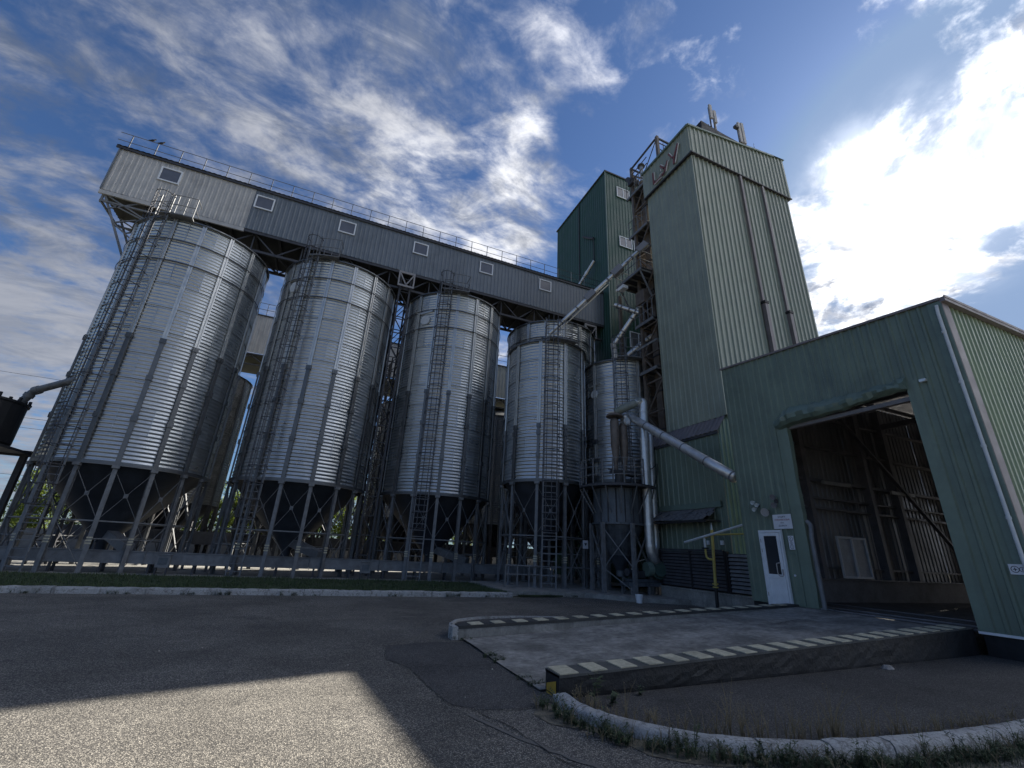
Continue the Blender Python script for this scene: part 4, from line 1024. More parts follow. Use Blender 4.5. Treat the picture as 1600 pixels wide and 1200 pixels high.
# ------------------------------------------------------------------ rear dark green tower
rt = thing('elevator_tower', 'tall dark green sheet clad tower behind, where the long gallery ends, with white windows', 'tower', (20, 27, 0))
rwin = [(18.72, 30.28, 1.30, 1.05), (20.15, 30.28, 1.2, 1.05), (18.72, 25.18, 1.25, .98), (20.1, 25.18, 1.2, .98), (19.4, 16.5, 1.6, 1.3)]
rh = [(a-w_/2+.03-17, a+w_/2-.03-17, z-h/2+.03, z+h/2-.03) for a, z, w_, h in rwin]
clad(rt, (17, 31.5, 0), (0, -1, 0), 8.3, .1, 32.0, M_rear, .30, .03, 1.2, rows=[8, 16, 24.2], seed=5)
clad(rt, (17, 23.2, 0), (1, 0, 0), 8, .1, 32.0, M_rear, .30, .03, 1.2, holes=rh, rows=[8, 20], seed=6)
for a, z, w_, h in rwin: window(rt, a, z, w_, h, 23.14, M_pvc, M_glassg, bars=1)
MB().add([(17.04, 31.46, .1), (24.96, 31.46, .1), (24.96, 31.46, 32), (17.04, 31.46, 32), (24.96, 23.24, .1), (24.96, 23.24, 32)], [(0, 3, 2, 1), (1, 2, 5, 4)]).build('back_wall', M_rear, rt, True)
MB().box(16.9, 25.1, 23.1, 31.6, 32.0, 32.12).build('roof', M_dsteel, rt, True)
MB().box(16.93, 17.0, 23.13, 23.2, .1, 32).build('corner_trim', M_trim, rt, True)
MB().box(16.93, 16.965, 27.24, 27.38, 20.5, 31.9).build('black_seam', M_black, rt, True)
b = MB(); b.tube([(16.86, 26.5, 27.6), (16.86, 26.0, 27.15), (16.86, 25.3, 26.55), (16.86, 24.95, 26.3)], .10, 8); b.tube([(16.86, 24.95, 26.3), (16.9, 24.98, 23.9)], .04, 6); b.build('wall_pipe', M_dsteel, rt, True)
b = MB(); b.tube([(16.3, 26.3, 22.35), (16.75, 24.75, 23.85)], .13, 10); b.tube([(16.5, 25.6, 23.0), (16.55, 25.45, 23.18)], .17, 10); b.build('vent_pipe', M_duct, rt, True)

# ------------------------------------------------------------------ main sage green tower
TX0, TX1, TY0, TY1 = 14.3, 21.5, 12.1, 15.5
mt = thing('dryer_tower', 'tall sage green sheet clad tower with an overhanging cap, red letters and roof antennas', 'tower', (18, 13.8, 0))
clad(mt, (TX0, TY1, 0), (0, -1, 0), TY1-TY0, 7.1, 21.2, M_tower, .30, .03, 1.15, seed=7)
clad(mt, (TX0, TY0, 0), (1, 0, 0), TX1-TX0, 7.1, 21.3, M_tower, .30, .055, 1.2, seed=8)
CX0, CX1, CY0, CY1 = 14.16, 21.68, 11.99, 15.62
ct = lambda x: 23.05+(x)*.148
clad(mt, (CX0, CY1, 0), (0, -1, 0), CY1-CY0, 21.12, 23.05, M_tower, .30, .03, 1.15, name='cap_sheet')
clad(mt, (CX0, CY0, 0), (1, 0, 0), CX1-CX0, 21.18, ct, M_tower, .30, .05, 1.2, name='cap_sheet')
b = MB(); b.add([(CX0, CY0, 21.16), (CX1, CY0, 21.22), (CX1, CY1, 21.22), (CX0, CY1, 21.16)], [(0, 1, 2, 3)]); b.build('cap_soffit', M_dsteel, mt, True)
b = MB(); b.beam((CX0-.03, CY1, 21.15), (CX0-.03, CY0-.03, 21.15), .05, .08); b.beam((CX0-.03, CY0-.04, 21.2), (CX1, CY0-.04, 21.2), .05, .06); b.build('drip_edge', M_dsteel, mt, True)
b = MB(); z1 = ct(CX1-CX0); b.add([(CX0-.08, CY0-.08, 23.06), (CX1+.05, CY0-.08, z1+.02), (CX1+.05, CY1+.05, z1+.02), (CX0-.08, CY1+.05, 23.06)], [(0, 1, 2, 3)])
b.beam((CX0-.06, CY1, 23.04), (CX0-.06, CY0-.05, 23.04), .10, .12); b.beam((CX0-.06, CY0-.07, 23.05), (CX1-.9, CY0-.07, 23.05+.148*6.7), .08, .11)
b.build('roof', M_trim, mt, True)
b = MB(); b.add([(20.2, 11.9, 24.05), (21.77, 11.9, 24.22), (20.45, 12.6, 25.2)], [(0, 1, 2)]); b.add([(20.2, 11.9, 24.05), (20.45, 12.6, 25.2), (20.2, 13.6, 24.2)], [(0, 1, 2)]); b.add([(21.77, 11.9, 24.22), (20.45, 12.6, 25.2), (21.7, 13.6, 24.3)], [(0, 2, 1)]); b.build('roof_flashing', M_gbeige, mt, True)
b = MB(); b.add([(TX1, TY0, 7), (TX1, TY1, 7), (TX1, TY1, 21.2), (TX1, TY0, 21.2), (TX0+.03, TY1, 7), (TX0+.03, TY1, 21.2)], [(0, 1, 2, 3), (1, 4, 5, 2)])
b.add([(CX1, CY0, 21.2), (CX1, CY1, 21.2), (CX1, CY1, z1), (CX1, CY0, z1), (CX0, CY1, 21.16), (CX0, CY1, 23.05)], [(0, 1, 2, 3), (1, 4, 5, 2)]); b.build('back_wall', M_tower, mt, True)
MB().box(TX0-.035, TX0+.002, TY0-.05, TY0+.05, 7.1, 21.1).build('corner_trim', M_tower, mt, True)
for x, zb_ in ((17.55, 13.2), (19.22, 13.1)):
    b = MB(); b.box(x, x+.13, TY0-.17, TY0-.06, zb_, 21.1); o = b.build('cable_duct', M_brtrim, mt, True)
    b = MB(); b.box(x+.02, x+.22, TY0-.24, TY0-.04, 8.0, zb_-.02); b.build('cable_duct', M_brtrim, mt, True)
    MB().box(x-.02, x+.26, TY0-.27, TY0-.04, zb_-.08, zb_+.05).build('duct_bracket', M_black, mt, True)
# roof housing
MB().add([(16.8, 13.2, 23.2), (21.9, 13.2, 23.2), (21.9, 13.2, 25.3), (20.0, 13.2, 26.1), (18.6, 13.2, 26.15), (16.8, 13.2, 26.3), (16.8, 15.3, 23.2), (21.9, 15.3, 23.2), (21.9, 15.3, 25.3), (20.0, 15.3, 26.1), (18.6, 15.3, 26.15), (16.8, 15.3, 26.3)], [(0, 1, 2, 3, 4, 5), (11, 10, 9, 8, 7, 6), (0, 5, 11, 6), (5, 4, 10, 11), (4, 3, 9, 10), (3, 2, 8, 9), (2, 1, 7, 8)]).build('roof_housing', M_black, mt, True)
b = MB(); rr = random.Random(3)
for i in range(60):
    x = rr.uniform(16.9, 21.4); y = rr.uniform(13.3, 14.2); z = 26.2-max(0, x-18.5)*.15; b.beam((x, y, z), (x+rr.uniform(-.4, .4), y+rr.uniform(-.2, .2), z+rr.uniform(.05, .38)), .05)
b.beam((17.0, 13.5, 26.5), (21.3, 13.5, 26.0), .3, .25); b.beam((20.3, 13.5, 26.0), (22.2, 13.5, 25.6), .2, .2)
b.build('roof_clutter', M_dsteel, mt, True)
def antenna(x, y, z0, h, r, label, rect=False, dish=False):
    t = thing('panel_antenna' if r > .05 else 'rod_antenna', label, 'antenna', (x, y, z0), 'antennas on the sage green tower')
    if rect:
        b = MB(); b.box(x-r, x+r, y-r*.5, y+r*.5, z0+h*.28, z0+h); b.build('radome', M_insul, t, True)
        MB().tube([(x, y+r*1.1, z0-1.3), (x, y+r*1.1, z0+h*.95)], .045, 8).build('mast', M_dsteel, t, True)
        b = MB(); b.box(x-.04, x+.04, y, y+r*1.2, z0+h*.4, z0+h*.45); b.box(x-.04, x+.04, y, y+r*1.2, z0+h*.85, z0+h*.9); b.build('clamp', M_dsteel, t, True)
    else:
        MB().tube([(x, y, z0-(.5 if z0 > 25 else 0)), (x, y, z0+h*.3), (x+.01, y, z0+h)], [r, r*.8, r*.35], 6).build('rod', M_dsteel, t, True)
        MB().tube([(x, y, z0), (x, y, z0+.12)], r*2, 8).build('foot', M_dsteel, t, True)
antenna(17.78, 13.2, 26.6, 1.6, .10, 'left pale panel antenna of the pair on top of the roof housing', True)
antenna(18.22, 13.3, 26.6, 1.45, .10, 'right pale panel antenna on the roof housing, beside the tall rod', True)
antenna(18.45, 13.5, 26.2, 2.2, .035, 'tallest thin rod on the tower roof, right of the first antenna pair')
antenna(19.85, 13.0, 25.2, 2.35, .10, 'left pale panel antenna of the pair standing right of the roof housing', True)
antenna(20.15, 13.0, 25.2, 2.45, .10, 'rightmost pale panel antenna, touching its twin right of the roof housing', True)
MB().box(19.45, 19.75, 12.9, 13.1, 26.95, 27.12).build('remote_unit', M_dsteel, mt, True)
antenna(21.6, 13.4, 25.6, 1.5, .03, 'short rod standing alone near the right end of the tower roof')
antenna(14.9, 12.6, 23.1, .9, .03, 'short rod right above the near corner of the tower cap')
antenna(14.3, 13.9, 23.1, .95, .03, 'short rod over the cap above the red letters')
# red letters on the cap; pale strokes paint light on their edges
lt = MB(); le = MB(); XL = 14.085
def L2(b, pts, w_, th=.05):
    for (y0, z0), (y1, z1) in zip(pts, pts[1:]): b.beam((XL, y0, z0), (XL, y1, z1), w_, th, up=(1, 0, 0))
def flat(b, pts, x, w_):
    for (y0, z0), (y1, z1) in zip(pts, pts[1:]):
        d = Vector((0, y1-y0, z1-z0)).normalized(); s_ = Vector((0, -d.z, d.y))*w_/2; A = Vector((x, y0, z0)); B = Vector((x, y1, z1)); X = Vector((-.05, 0, 0))
        b.add([A+s_, A-s_, B-s_, B+s_, A+s_+X, A-s_+X, B-s_+X, B+s_+X], [(4, 5, 6, 7), (0, 1, 5, 4), (1, 2, 6, 5), (2, 3, 7, 6), (3, 0, 4, 7), (0, 3, 2, 1)])
letters = [[[(14.64, 22.25), (14.64, 21.42), (14.05, 21.42)]], [[(14.05, 22.2), (13.80, 21.80)], [(13.48, 22.05), (13.78, 21.50), (14.0, 21.45)]], [[(13.36, 22.4), (13.08, 21.85)], [(12.66, 22.45), (13.02, 21.75), (13.06, 21.38)]]]
edges_ = [[[(14.54, 22.22), (14.54, 21.62)], [(14.60, 21.35), (14.02, 21.35)], [(14.04, 21.95), (14.03, 21.80)], [(14.2, 21.6), (13.92, 21.6)]], [[(13.98, 22.24), (13.74, 21.9)], [(13.42, 21.98), (13.66, 21.42)]], [[(13.29, 22.4), (13.09, 21.95)], [(12.58, 22.4), (12.95, 21.36)]]]
for i in range(3):
    b = MB()
    for s_ in letters[i]: flat(b, s_, 14.09, .105)
    o = b.build('red_letter', M_redlet, mt, True); b = MB()
    for s_ in edges_[i]: flat(b, s_, 14.088, .03)
    b.build('lit_edge', M_whlet, o, True)

# ------------------------------------------------------------------ bucket elevator frame between the towers
ef = thing('elevator_structure', 'rusty open steel frame with platforms and elevator trunks squeezed between the two green towers', 'steel structure', (15.2, 16.8, .1))
def post(x, y, z0, z1, m=M_brown, w_=.16): MB().box(x-w_/2, x+w_/2, y-w_/2, y+w_/2, z0, z1).build('post', m, ef, True)
post(14.30, 16.72, .1, 24.75); post(16.3, 16.72, .1, 24.75); post(14.35, 18.6, .1, 16.3); post(14.32, 14.35, 23.1, 24.95); post(16.3, 14.35, 23.3, 24.95)
b = MB()
for z in (24.7,):
    b.beam((14.3, 16.72, z), (14.3, 14.35, z+.15), .09); b.beam((14.3, 14.35, z+.15), (16.3, 14.35, z+.1), .09); b.beam((14.3, 16.72, z), (16.3, 16.72, z), .09)
for z in (24.2, 23.7): b.beam((14.3, 16.72, z), (14.3, 15.3, z+.1), .04); b.beam((14.3, 16.72, z), (16.3, 16.72, z), .05); b.beam((14.3, 14.35, z+.3), (16.3, 14.35, z+.3), .04)
b.beam((14.3, 16.72, 24.7), (14.3, 15.7, 23.3), .05); b.beam((14.3, 14.35, 24.8), (14.3, 15.5, 23.4), .04)
b.build('top_frame', M_dsteel, ef, True)
b = MB(); z = .3; i = 0
while z < 23.4:
    b.beam((14.3, 16.72, z), (16.3, 16.72, z+1.6), .07) if i % 2 else b.beam((16.3, 16.72, z), (14.3, 16.72, z+1.6), .07)
    b.beam((14.3, 16.72, z), (14.3, 15.5, z+1.5), .06) if i % 2 else b.beam((14.3, 15.5, z), (14.3, 16.72, z+1.5), .06)
    b.beam((14.3, 16.72, z), (16.3, 16.72, z), .08); b.beam((14.3, 16.72, z), (14.3, 15.5, z), .07); z += 1.6; i += 1
b.build('bracing', M_brown, ef, True)
for x, y, w_ in ((15.0, 16.35, .42), (15.65, 16.35, .42), (15.2, 17.4, .36)):
    t_ = MB().box(x-w_/2, x+w_/2, y-w_/2, y+w_/2, .3, 23.4 if y < 17 else 22.2).build('elevator_trunk', M_brown, ef, True)
    fb_ = MB()
    for k in range(11): fb_.box(x-w_/2-.04, x+w_/2+.04, y-w_/2-.04, y+w_/2+.04, 1.5+k*2.0, 1.56+k*2.0)
    fb_.build('flange', M_dsteel, t_, True)
    MB().lathe([(.0, 0), (.34, 0), (.36, .3), (.24, .55), (0, .6)], 14, (x, y, 23.3 if y < 17 else 22.2)).build('elevator_head', M_brown, ef, True)
MB().tube([(14.55, 16.1, 23.2), (14.55, 16.1, 24.4)], .11, 10).build('vent_pipe', M_duct, ef, True)
MB().lathe([(0, 0), (.24, 0), (.2, .12), (0, .22)], 14, (14.55, 16.1, 24.4)).build('vent_cap', M_dsteel, ef, True)
MB().lathe([(0, 0), (.26, 0), (.26, .22), (0, .3)], 12, (14.5, 15.0, 23.15)).build('vent_cap', M_dsteel, ef, True)
b = MB(); b.box(14.0, 14.5, 16.4, 16.8, 23.2, 23.6); b.tube([(14.1, 16.5, 23.4), (14.1, 16.9, 23.9)], .16, 8); b.build('motor', M_dsteel, ef, True)
# platforms
def plat(x0, x1, y0, y1, z, rail=True, sides=('x0', 'y1', 'y0')):
    p = MB().box(x0, x1, y0, y1, z-.05, z).build('platform', M_dsteel, ef, True)
    b = MB()
    b.beam((x0, y0, z-.12), (x0, y1, z-.12), .07, .16); b.beam((x1, y0, z-.12), (x1, y1, z-.12), .07, .16)
    k = y0+.1
    while k < y1: b.beam((x0, k, z-.1), (x1, k, z-.1), .05, .1); k += .5
    b.build('platform_beam', M_steel, p, True)
    if rail:
        b = MB()
        for h in (.5, 1.05):
            if 'x0' in sides: b.tube([(x0, y0, z+h), (x0, y1, z+h)], .022, 5)
            if 'y1' in sides: b.tube([(x0, y1, z+h), (x1, y1, z+h)], .022, 5)
            if 'y0' in sides: b.tube([(x0, y0, z+h), (x1, y0, z+h)], .022, 5)
        k = y0
        while k <= y1+.01: b.tube([(x0, k, z), (x0, k, z+1.05)], .022, 5); k += (y1-y0)/4
        b.build('railing', M_steel, p, True)
plat(13.55, 15.8, 15.62, 17.75, 16.30)
plat(14.2, 16.2, 15.6, 17.2, 19.6, True, ('x0',))
plat(14.2, 16.2, 15.6, 17.2, 22.6, True, ('x0',))
plat(14.1, 16.2, 15.6, 17.0, 13.4, True, ('x0',)); plat(14.1, 16.2, 15.6, 16.9, 10.6, False)
b = MB()
for y in (15.75, 17.6): b.beam((13.6, y, 16.15), (14.35, y, 14.6), .07)
b.beam((13.2, 16.0, 11.3), (14.3, 15.7, 12.1), .10); b.beam((14.3, 15.6, 12.1), (15.4, 15.6, 10.9), .08); b.build('knee_brace', M_steel, ef, True)
b = MB(); b.box(13.4, 13.75, 17.0, 17.5, 15.75, 15.95); b.box(13.45, 13.6, 17.6, 17.75, 15.9, 16.0); b.build('pale_box', M_pvc, ef, True)
b = MB(); b.box(14.05, 14.65, 16.1, 16.8, 14.55, 15.35); b.build('distributor_box', M_brown, ef, True)

MB().box(21.2, 27, 15.62, 23.1, .1, 21.5).build('wall', M_rear, tag(thing('sun_screen_block','x','building',(24, 19, 0)), 'dark green block glimpsed behind the steel frame, added to stop sun between the green towers', 'building'), True)  # block added to keep sun streaks off the yard

# ---- spouts
def spout(label, p, q, r, fr, extra=None, sub=True):
    t = thing('grain_spout', label, 'pipe', p, 'grain spouts coming from the elevator'); p, q = Vector(p), Vector(q); d = (q-p).normalized()
    o = MB().tube([p, q], r, 12).build('spout_pipe', M_duct, t, True); smooth_by_angle(o)
    for f in fr:
        c = p.lerp(q, f); MB().beam(c-d*.34, c+d*.34, .40, .38).build('inspection_box', M_gbeige, t, True)
    for f in (.14, .3, .62, .87): 
        c = p.lerp(q, f); MB().tube([c-d*.04, c+d*.04], r*1.28, 12).build('coupling', M_steel, t, True)
    if sub: MB().tube([p+Vector((.05, 0, -.30)), p.lerp(q, .62)+Vector((.05, 0, -.30))], .035, 6).build('conduit', M_galvb, t, True)
    return t
sp = spout('long inclined grey spout from the slimmer front silo up to the platform between the towers', (10.28, 20.05, 13.35), (14.4, 16.2, 18.35), .115, (.44, .72, .98))
b = MB(); b.tube([(10.28, 20.05, 13.4), (10.25, 20.15, 13.0)], .2, 12); b.build('inlet', M_duct, sp, True)
sp = spout('shorter inclined grey spout above the smallest silo, right of the gallery end', (13.55, 18.2, 12.75), (14.35, 16.6, 14.75), .14, (), sub=False)
b = MB(); b.tube([(13.5, 18.25, 12.8), (13.7, 18.4, 12.0)], .17, 12); b.tube([(13.7, 18.4, 12.05), (13.8, 18.5, 11.8)], .23, 12); b.build('inlet', M_duct, sp, True)
sp = spout('short grey spout crossing under the inclined one above the smallest silo', (13.9, 18.6, 11.7), (15.2, 16.9, 13.1), .15, (), sub=False)
sp = spout('stubby light grey pipe sticking out left of the steel frame below the platform', (13.2, 17.6, 14.85), (14.2, 16.8, 14.2), .12, (), sub=False)
c = thing('control_hut', 'small white glazed box above the smallest silo between the spouts', 'hut', (15.1, 18.3, 11.3))
MB().box(14.9, 15.9, 17.9, 18.6, 11.9, 12.9).build('box', M_gblue, c, True); MB().box(15.0, 15.8, 17.89, 17.898, 12.0, 12.8).build('pane', M_glassg, c, True); MB().box(14.9, 15.0, 18.0, 18.1, 11.3, 11.9).build('leg', M_dsteel, c, True)

# ------------------------------------------------------------------ annex below the tower
an = thing('tower_annex', 'dark green sheet clad annex under the sage tower with a narrow ribbed lean-to roof', 'building', (14, 14, 0))
clad(an, (13.9, 16.35, 0), (0, -1, 0), 4.1, .45, 6.42, M_hall, .30, .03, 1.1, seed=4)
clad(an, (13.9, 12.25, 0), (1, 0, 0), 7.0, .1, lambda x: min(7.1, 6.42+1.5*x), M_annex, .22, .035, 1.1, seed=4)
b = MB(); vs = []; n_ = 34
for i in range(n_+1):
    y = 16.42-4.25*i/n_; dz = .035 if i % 2 else 0; vs += [(13.80, y, 6.40+dz), (14.34, y, 7.12+dz)]
b.add(vs, [(2*i, 2*i+2, 2*i+3, 2*i+1) for i in range(n_)]); b.build('lean_to_roof', M_brtrim, an, True)
MB().box(13.82, 13.88, 12.2, 16.42, 6.30, 6.40).build('fascia', M_dsteel, an, True)
b = MB(); b.add([(13.93, 16.34, 0), (20, 16.34, 0), (20, 16.34, 7.1), (13.93, 16.34, 6.4)], [(0, 3, 2, 1)]); b.build('back_wall', M_rear, an, True)
# canopy
cn = thing('slate_canopy', 'small sagging canopy roofed with old grey slates over the dark recess by the louvred fence', 'canopy', (13.6, 14.2, 3.2))
b = MB(); b.box(13.80, 13.88, 12.45, 15.9, 3.50, 3.72); b.build('fascia', M_trim, cn, True)
rr = random.Random(6); proto = None
for r_ in range(3):
    for k in range(13):
        y = 15.85-k*.26-(.13 if r_ % 2 else 0); x0 = 13.84-r_*.22; z0 = 3.48-r_*.14
        if y-.25 < 12.55: continue
        b = MB(); b.add([(0, 0, 0), (0, -.25, 0), (-.27, -.25, -.17), (-.27, 0, -.17), (0, 0, -.02), (0, -.25, -.02), (-.27, -.25, -.19), (-.27, 0, -.19)], [(3, 2, 1, 0), (4, 5, 6, 7), (3, 0, 4, 7), (2, 3, 7, 6), (1, 2, 6, 5)])
        if proto is None: proto = b.build('slate', M_slate, cn); o = proto
        else: o = share(proto, cn)
        o.location = (x0-13.6, y-14.2, z0-3.2+rr.uniform(-.012, .03)); o.rotation_euler = (0, rr.uniform(-.06, .06), rr.uniform(-.03, .03))
MB().box(13.2, 13.86, 12.6, 12.66, 2.95, 3.02).build('end_board', M_dsteel, cn, True)
b = MB(); b.box(13.12, 13.2, 12.6, 15.9, 2.92, 3.0); b.box(13.2, 13.86, 12.62, 15.9, 2.99, 3.01); b.build('soffit', M_black, cn, True)
# louvred fence and its plinth
pw_ = thing('low_plinth_wall', 'low grey concrete wall under the louvred fence beside the white door', 'wall', (13.5, 13, 0))
MB().box(13.42, 13.62, 11.1, 15.6, -.02, .50).build('concrete_body', M_conc, pw_, True); MB().box(13.39, 13.64, 11.1, 15.6, .50, .55).build('coping', M_conc, pw_, True)
lf = thing('louvre_fence', 'dark fence of horizontal louvre slats standing on the low concrete wall', 'fence', (13.5, 13.5, .55))
for y0, y1, m_, tilt in ((12.30, 15.55, M_black, .03), (11.15, 12.12, M_steel, .055)):
    s0 = None
    for k in range(11 if y0 > 12 else 10):
        z = .62+k*(.118 if y0 > 12 else .125)
        b = MB(); b.add([(13.46, y0, z), (13.46, y1, z), (13.46+tilt, y1, z+.085), (13.46+tilt, y0, z+.085), (13.466, y0, z-.006), (13.466, y1, z-.006), (13.466+tilt, y1, z+.079), (13.466+tilt, y0, z+.079)], [(0, 1, 2, 3), (7, 6, 5, 4), (0, 3, 7, 4), (1, 5, 6, 2)])
        b.build('slat', M_dsteel if y0 > 12 else M_steel, lf, True)
for y in (11.12, 12.16, 12.26, 13.9, 15.6): MB().box(13.44, 13.54, y-.035, y+.035, .55, 1.92).build('post', M_black, lf, True)
MB().box(13.43, 13.54, 12.3, 15.6, 1.90, 1.97).build('top_rail', M_dsteel, lf, True)
MB().box(13.56, 13.60, 11.15, 15.6, .56, 1.85).build('back_sheet', M_black, lf, True)
# gas pipe
gp = thing('gas_riser', 'yellow gas riser pipe with black foot and side elbow before the louvred fence', 'pipe', (13.0, 12.3, 0))
o = MB().tube([(13.0, 12.36, .78), (13.0, 12.26, 2.62)], .050, 12).build('riser', M_yp, gp, True); smooth_by_angle(o)
MB().tube([(13.0, 12.38, 0), (13.0, 12.36, .72)], .058, 12).build('foot', M_black, gp, True)
b = MB(); b.tube([(13, 12.36, .72), (13, 12.36, .76)], .10, 12); b.tube([(13, 12.36, .82), (13, 12.36, .86)], .10, 12); b.build('flange', M_yp, gp, True)
b = MB(); b.tube([(13, 12.33, 1.62), (13, 12.55, 1.64), (13, 12.62, 1.70), (13, 12.64, 1.80), (13, 12.64, 1.98)], .035, 10); o = b.build('side_elbow', M_yp, gp, True)
b = MB(); b.tube([(13, 12.64, 1.97), (13, 12.64, 2.02)], .12, 14); b.build('regulator', M_black, gp, True)
MB().tube([(13, 12.64, 2.02), (13, 12.64, 2.35)], .04, 10).build('upper_stub', M_wpipe, gp, True)
MB().tube([(13.0, 12.26, 2.62), (13.0, 12.25, 2.86)], [.04, .004], 8).build('tip', M_wpipe, gp, True)
b = MB(); b.tube([(13.0, 12.28, 2.45), (12.65, 10.9, 2.44), (12.5, 10.3, 2.44)], .028, 8); b.tube([(13.0, 12.60, 2.35), (13.0, 12.28, 2.45)], .03, 8); b.build('cross_pipe', M_yp, gp, True)
wp = MB().tube([(12.93, 13.55, 2.19), (12.93, 10.82, 2.75)], .042, 12).build('white_pole', M_wpipe); tag(wp, 'slanting white pole fixed across the top of the yellow gas riser', 'pole')
for i, (y, s_) in enumerate(((13.28, .1), (12.62, .13))):
    o = MB().box(13.80, 13.86, y-s_/2, y+s_/2, 2.15, 2.30).build('meter_plate', M_pvc); tag(o, ('left' if i == 0 else 'right')+' small white plate on the dark wall above the louvred fence', 'plate', 'plates above the louvred fence')

# ------------------------------------------------------------------ dust collector
DX, DY = 12.30, 16.75
dc = thing('dust_collector', 'dark rain-streaked steel drum with railed platform and two brown cyclones on legs', 'dust collector', (DX, DY, .16))
MB().lathe([(0, 4.36), (1.10, 4.36), (1.10, 2.92), (1.18, 2.92), (1.18, 2.84), (1.06, 2.84), (.20, 1.0), (.20, .78)], 40, (DX, DY, 0)).build('drum', M_streak, dc, True, smooth=False)
MB().lathe([(1.04, 2.80), (.21, 1.02)], 40, (DX, DY, 0)).build('cone', M_hop, dc, True, smooth=True)
for i in range(9):
    a = math.pi+.2+i*.33; MB().beam((DX+1.11*math.cos(a), DY+1.11*math.sin(a), 2.92), (DX+1.11*math.cos(a), DY+1.11*math.sin(a), 4.34), .05, .03).build('drum_rib', M_dsteel, dc, True)
A0, A1 = R(150), R(306); b = MB(); b.lathe([(1.0, 4.38), (1.72, 4.38), (1.72, 4.48), (1.0, 4.48), (1.0, 4.38)], 20, (DX, DY, 0), A0, A1); b.build('platform', M_dsteel, dc, True)
rl = MB()
for z in (4.85, 5.2, 5.55): rl.tube([(DX+1.70*math.cos(A0+(A1-A0)*i/20), DY+1.70*math.sin(A0+(A1-A0)*i/20), z) for i in range(17)], .020, 5)
rl = rl.build('railing', M_steel, dc, True)
for i in range(0, 9): 
    a = A0+(A1-A0)*i/10; x, y = DX+1.70*math.cos(a), DY+1.70*math.sin(a); MB().box(x-.022, x+.022, y-.022, y+.022, 4.48, 5.57).build('railing_post', M_steel, rl, True)
for i in range(6):
    a = R(200)+i*R(60); x, y = DX+1.22*math.cos(a), DY+1.22*math.sin(a); MB().box(x-.07, x+.07, y-.07, y+.07, .16, 2.90).build('leg', M_steel, dc, True)
    a2 = a+R(60); x2, y2 = DX+1.22*math.cos(a2), DY+1.22*math.sin(a2); b = MB(); b.beam((x, y, 2.7), (x2, y2, 1.1), .06, .03); b.beam((x2, y2, 2.7), (x, y, 1.1), .06, .03)
    if i % 2 == 0: b.beam((x, y, 1.1), (x2, y2, .25), .06, .03)
    b.build('cross_brace', M_steel, dc, True)
for i in range(7):
    a = A0+(A1-A0)*i/7; MB().beam((DX+1.7*math.cos(a), DY+1.7*math.sin(a), 4.36), (DX+1.1*math.cos(a), DY+1.1*math.sin(a), 3.3), .04).build('bracket', M_steel, dc, True)
for x, z0, r_ in ((11.93, 7.62, .20), (12.42, 7.45, .19)):
    o = MB().lathe([(0, z0), (r_*.8, z0), (r_, z0-.15), (r_, z0-1.25), (.09, z0-2.25), (.09, z0-2.45)], 20, (x, 16.3, 0)).build('cyclone', M_brown, dc, True, smooth=True)
b = MB(); b.box(11.70, 12.75, 16.1, 16.5, 5.05, 5.18); b.box(12.5, 12.95, 16.15, 16.45, 5.0, 5.22); b.tube([(12.1, 16.3, 5.1), (12.1, 16.35, 4.45)], .20, 12); b.tube([(11.5, 16.3, 5.2), (11.7, 16.3, 5.2)], .03, 6); b.build('airlock', M_dsteel, dc, True)
MB().lathe([(0, .08), (.36, .05), (.40, -.06), (.30, -.10), (0, -.10)], 20, (11.95, 16.3, 7.76)).build('cowl', M_brown, dc, True)
b = MB(); b.tube([(12.45, 16.3, 7.5), (12.45, 16.02, 7.5)], .19, 16); b.tube([(12.45, 16.02, 7.5), (12.45, 15.98, 7.5)], .15, 16); b.build('fan_cover', M_duct, dc, True)
# ducts
M_moss = mat('mossy_duct', (.20, .215, .19), .6, .2, .2, (3, .3), .5, (.09, .11, .05), coord='World')
def curve_pts(P_, n=6):
    out = [Vector(P_[0])]
    for i in range(1, len(P_)-1):
        a, c, e = Vector(P_[i-1]), Vector(P_[i]), Vector(P_[i+1]); r_ = min((c-a).length, (e-c).length)*.42; r_ = min(r_, .42); p0 = c+(a-c).normalized()*r_; p1 = c+(e-c).normalized()*r_
        for k in range(n+1): t = k/n; out.append((p0*(1-t)**2)+(c*2*t*(1-t))+(p1*t*t))
    out.append(Vector(P_[-1])); return out
d1 = thing('gooseneck_duct', 'thick pale duct arching from the cyclone cowl and dropping straight down to the fan', 'duct', (13.7, 16.2, .2))
o = MB().tube(curve_pts([(11.95, 16.2, 7.88), (12.25, 15.95, 8.10), (12.95, 15.65, 8.46), (13.0, 15.63, 8.46)]), .19, 16, False).build('upper_arm', M_moss, d1, True, smooth=True)
o = MB().tube(curve_pts([(12.75, 15.74, 8.36), (13.10, 15.6, 8.5), (13.06, 15.6, 7.7), (13.0, 15.6, 5.0), (12.98, 15.6, 2.0), (13.02, 15.6, 1.75), (13.3, 15.6, 1.35)]), .195, 16).build('drop_pipe', M_duct, d1, True, smooth=True)
b = MB()
for z in (7.95, 6.6, 5.2, 4.1, 2.9, 2.05): x = 13.0+max(0, z-5)*.022; b.tube([(x, 15.6, z-.04), (x, 15.6, z+.04)], .212, 16)
b.build('seam_ring', M_duct, d1, True)
d2 = thing('inclined_duct', 'long grey duct slanting down from behind the gooseneck to the green hall wall', 'duct', (12.6, 13.5, 6))
o = MB().tube(curve_pts([(12.42, 16.3, 7.72), (12.75, 16.35, 7.9), (12.85, 16.2, 7.80), (12.42, 12.0, 5.18), (12.27, 10.36, 4.16)]), .180, 16).build('duct_pipe', M_duct, d2, True, smooth=True)
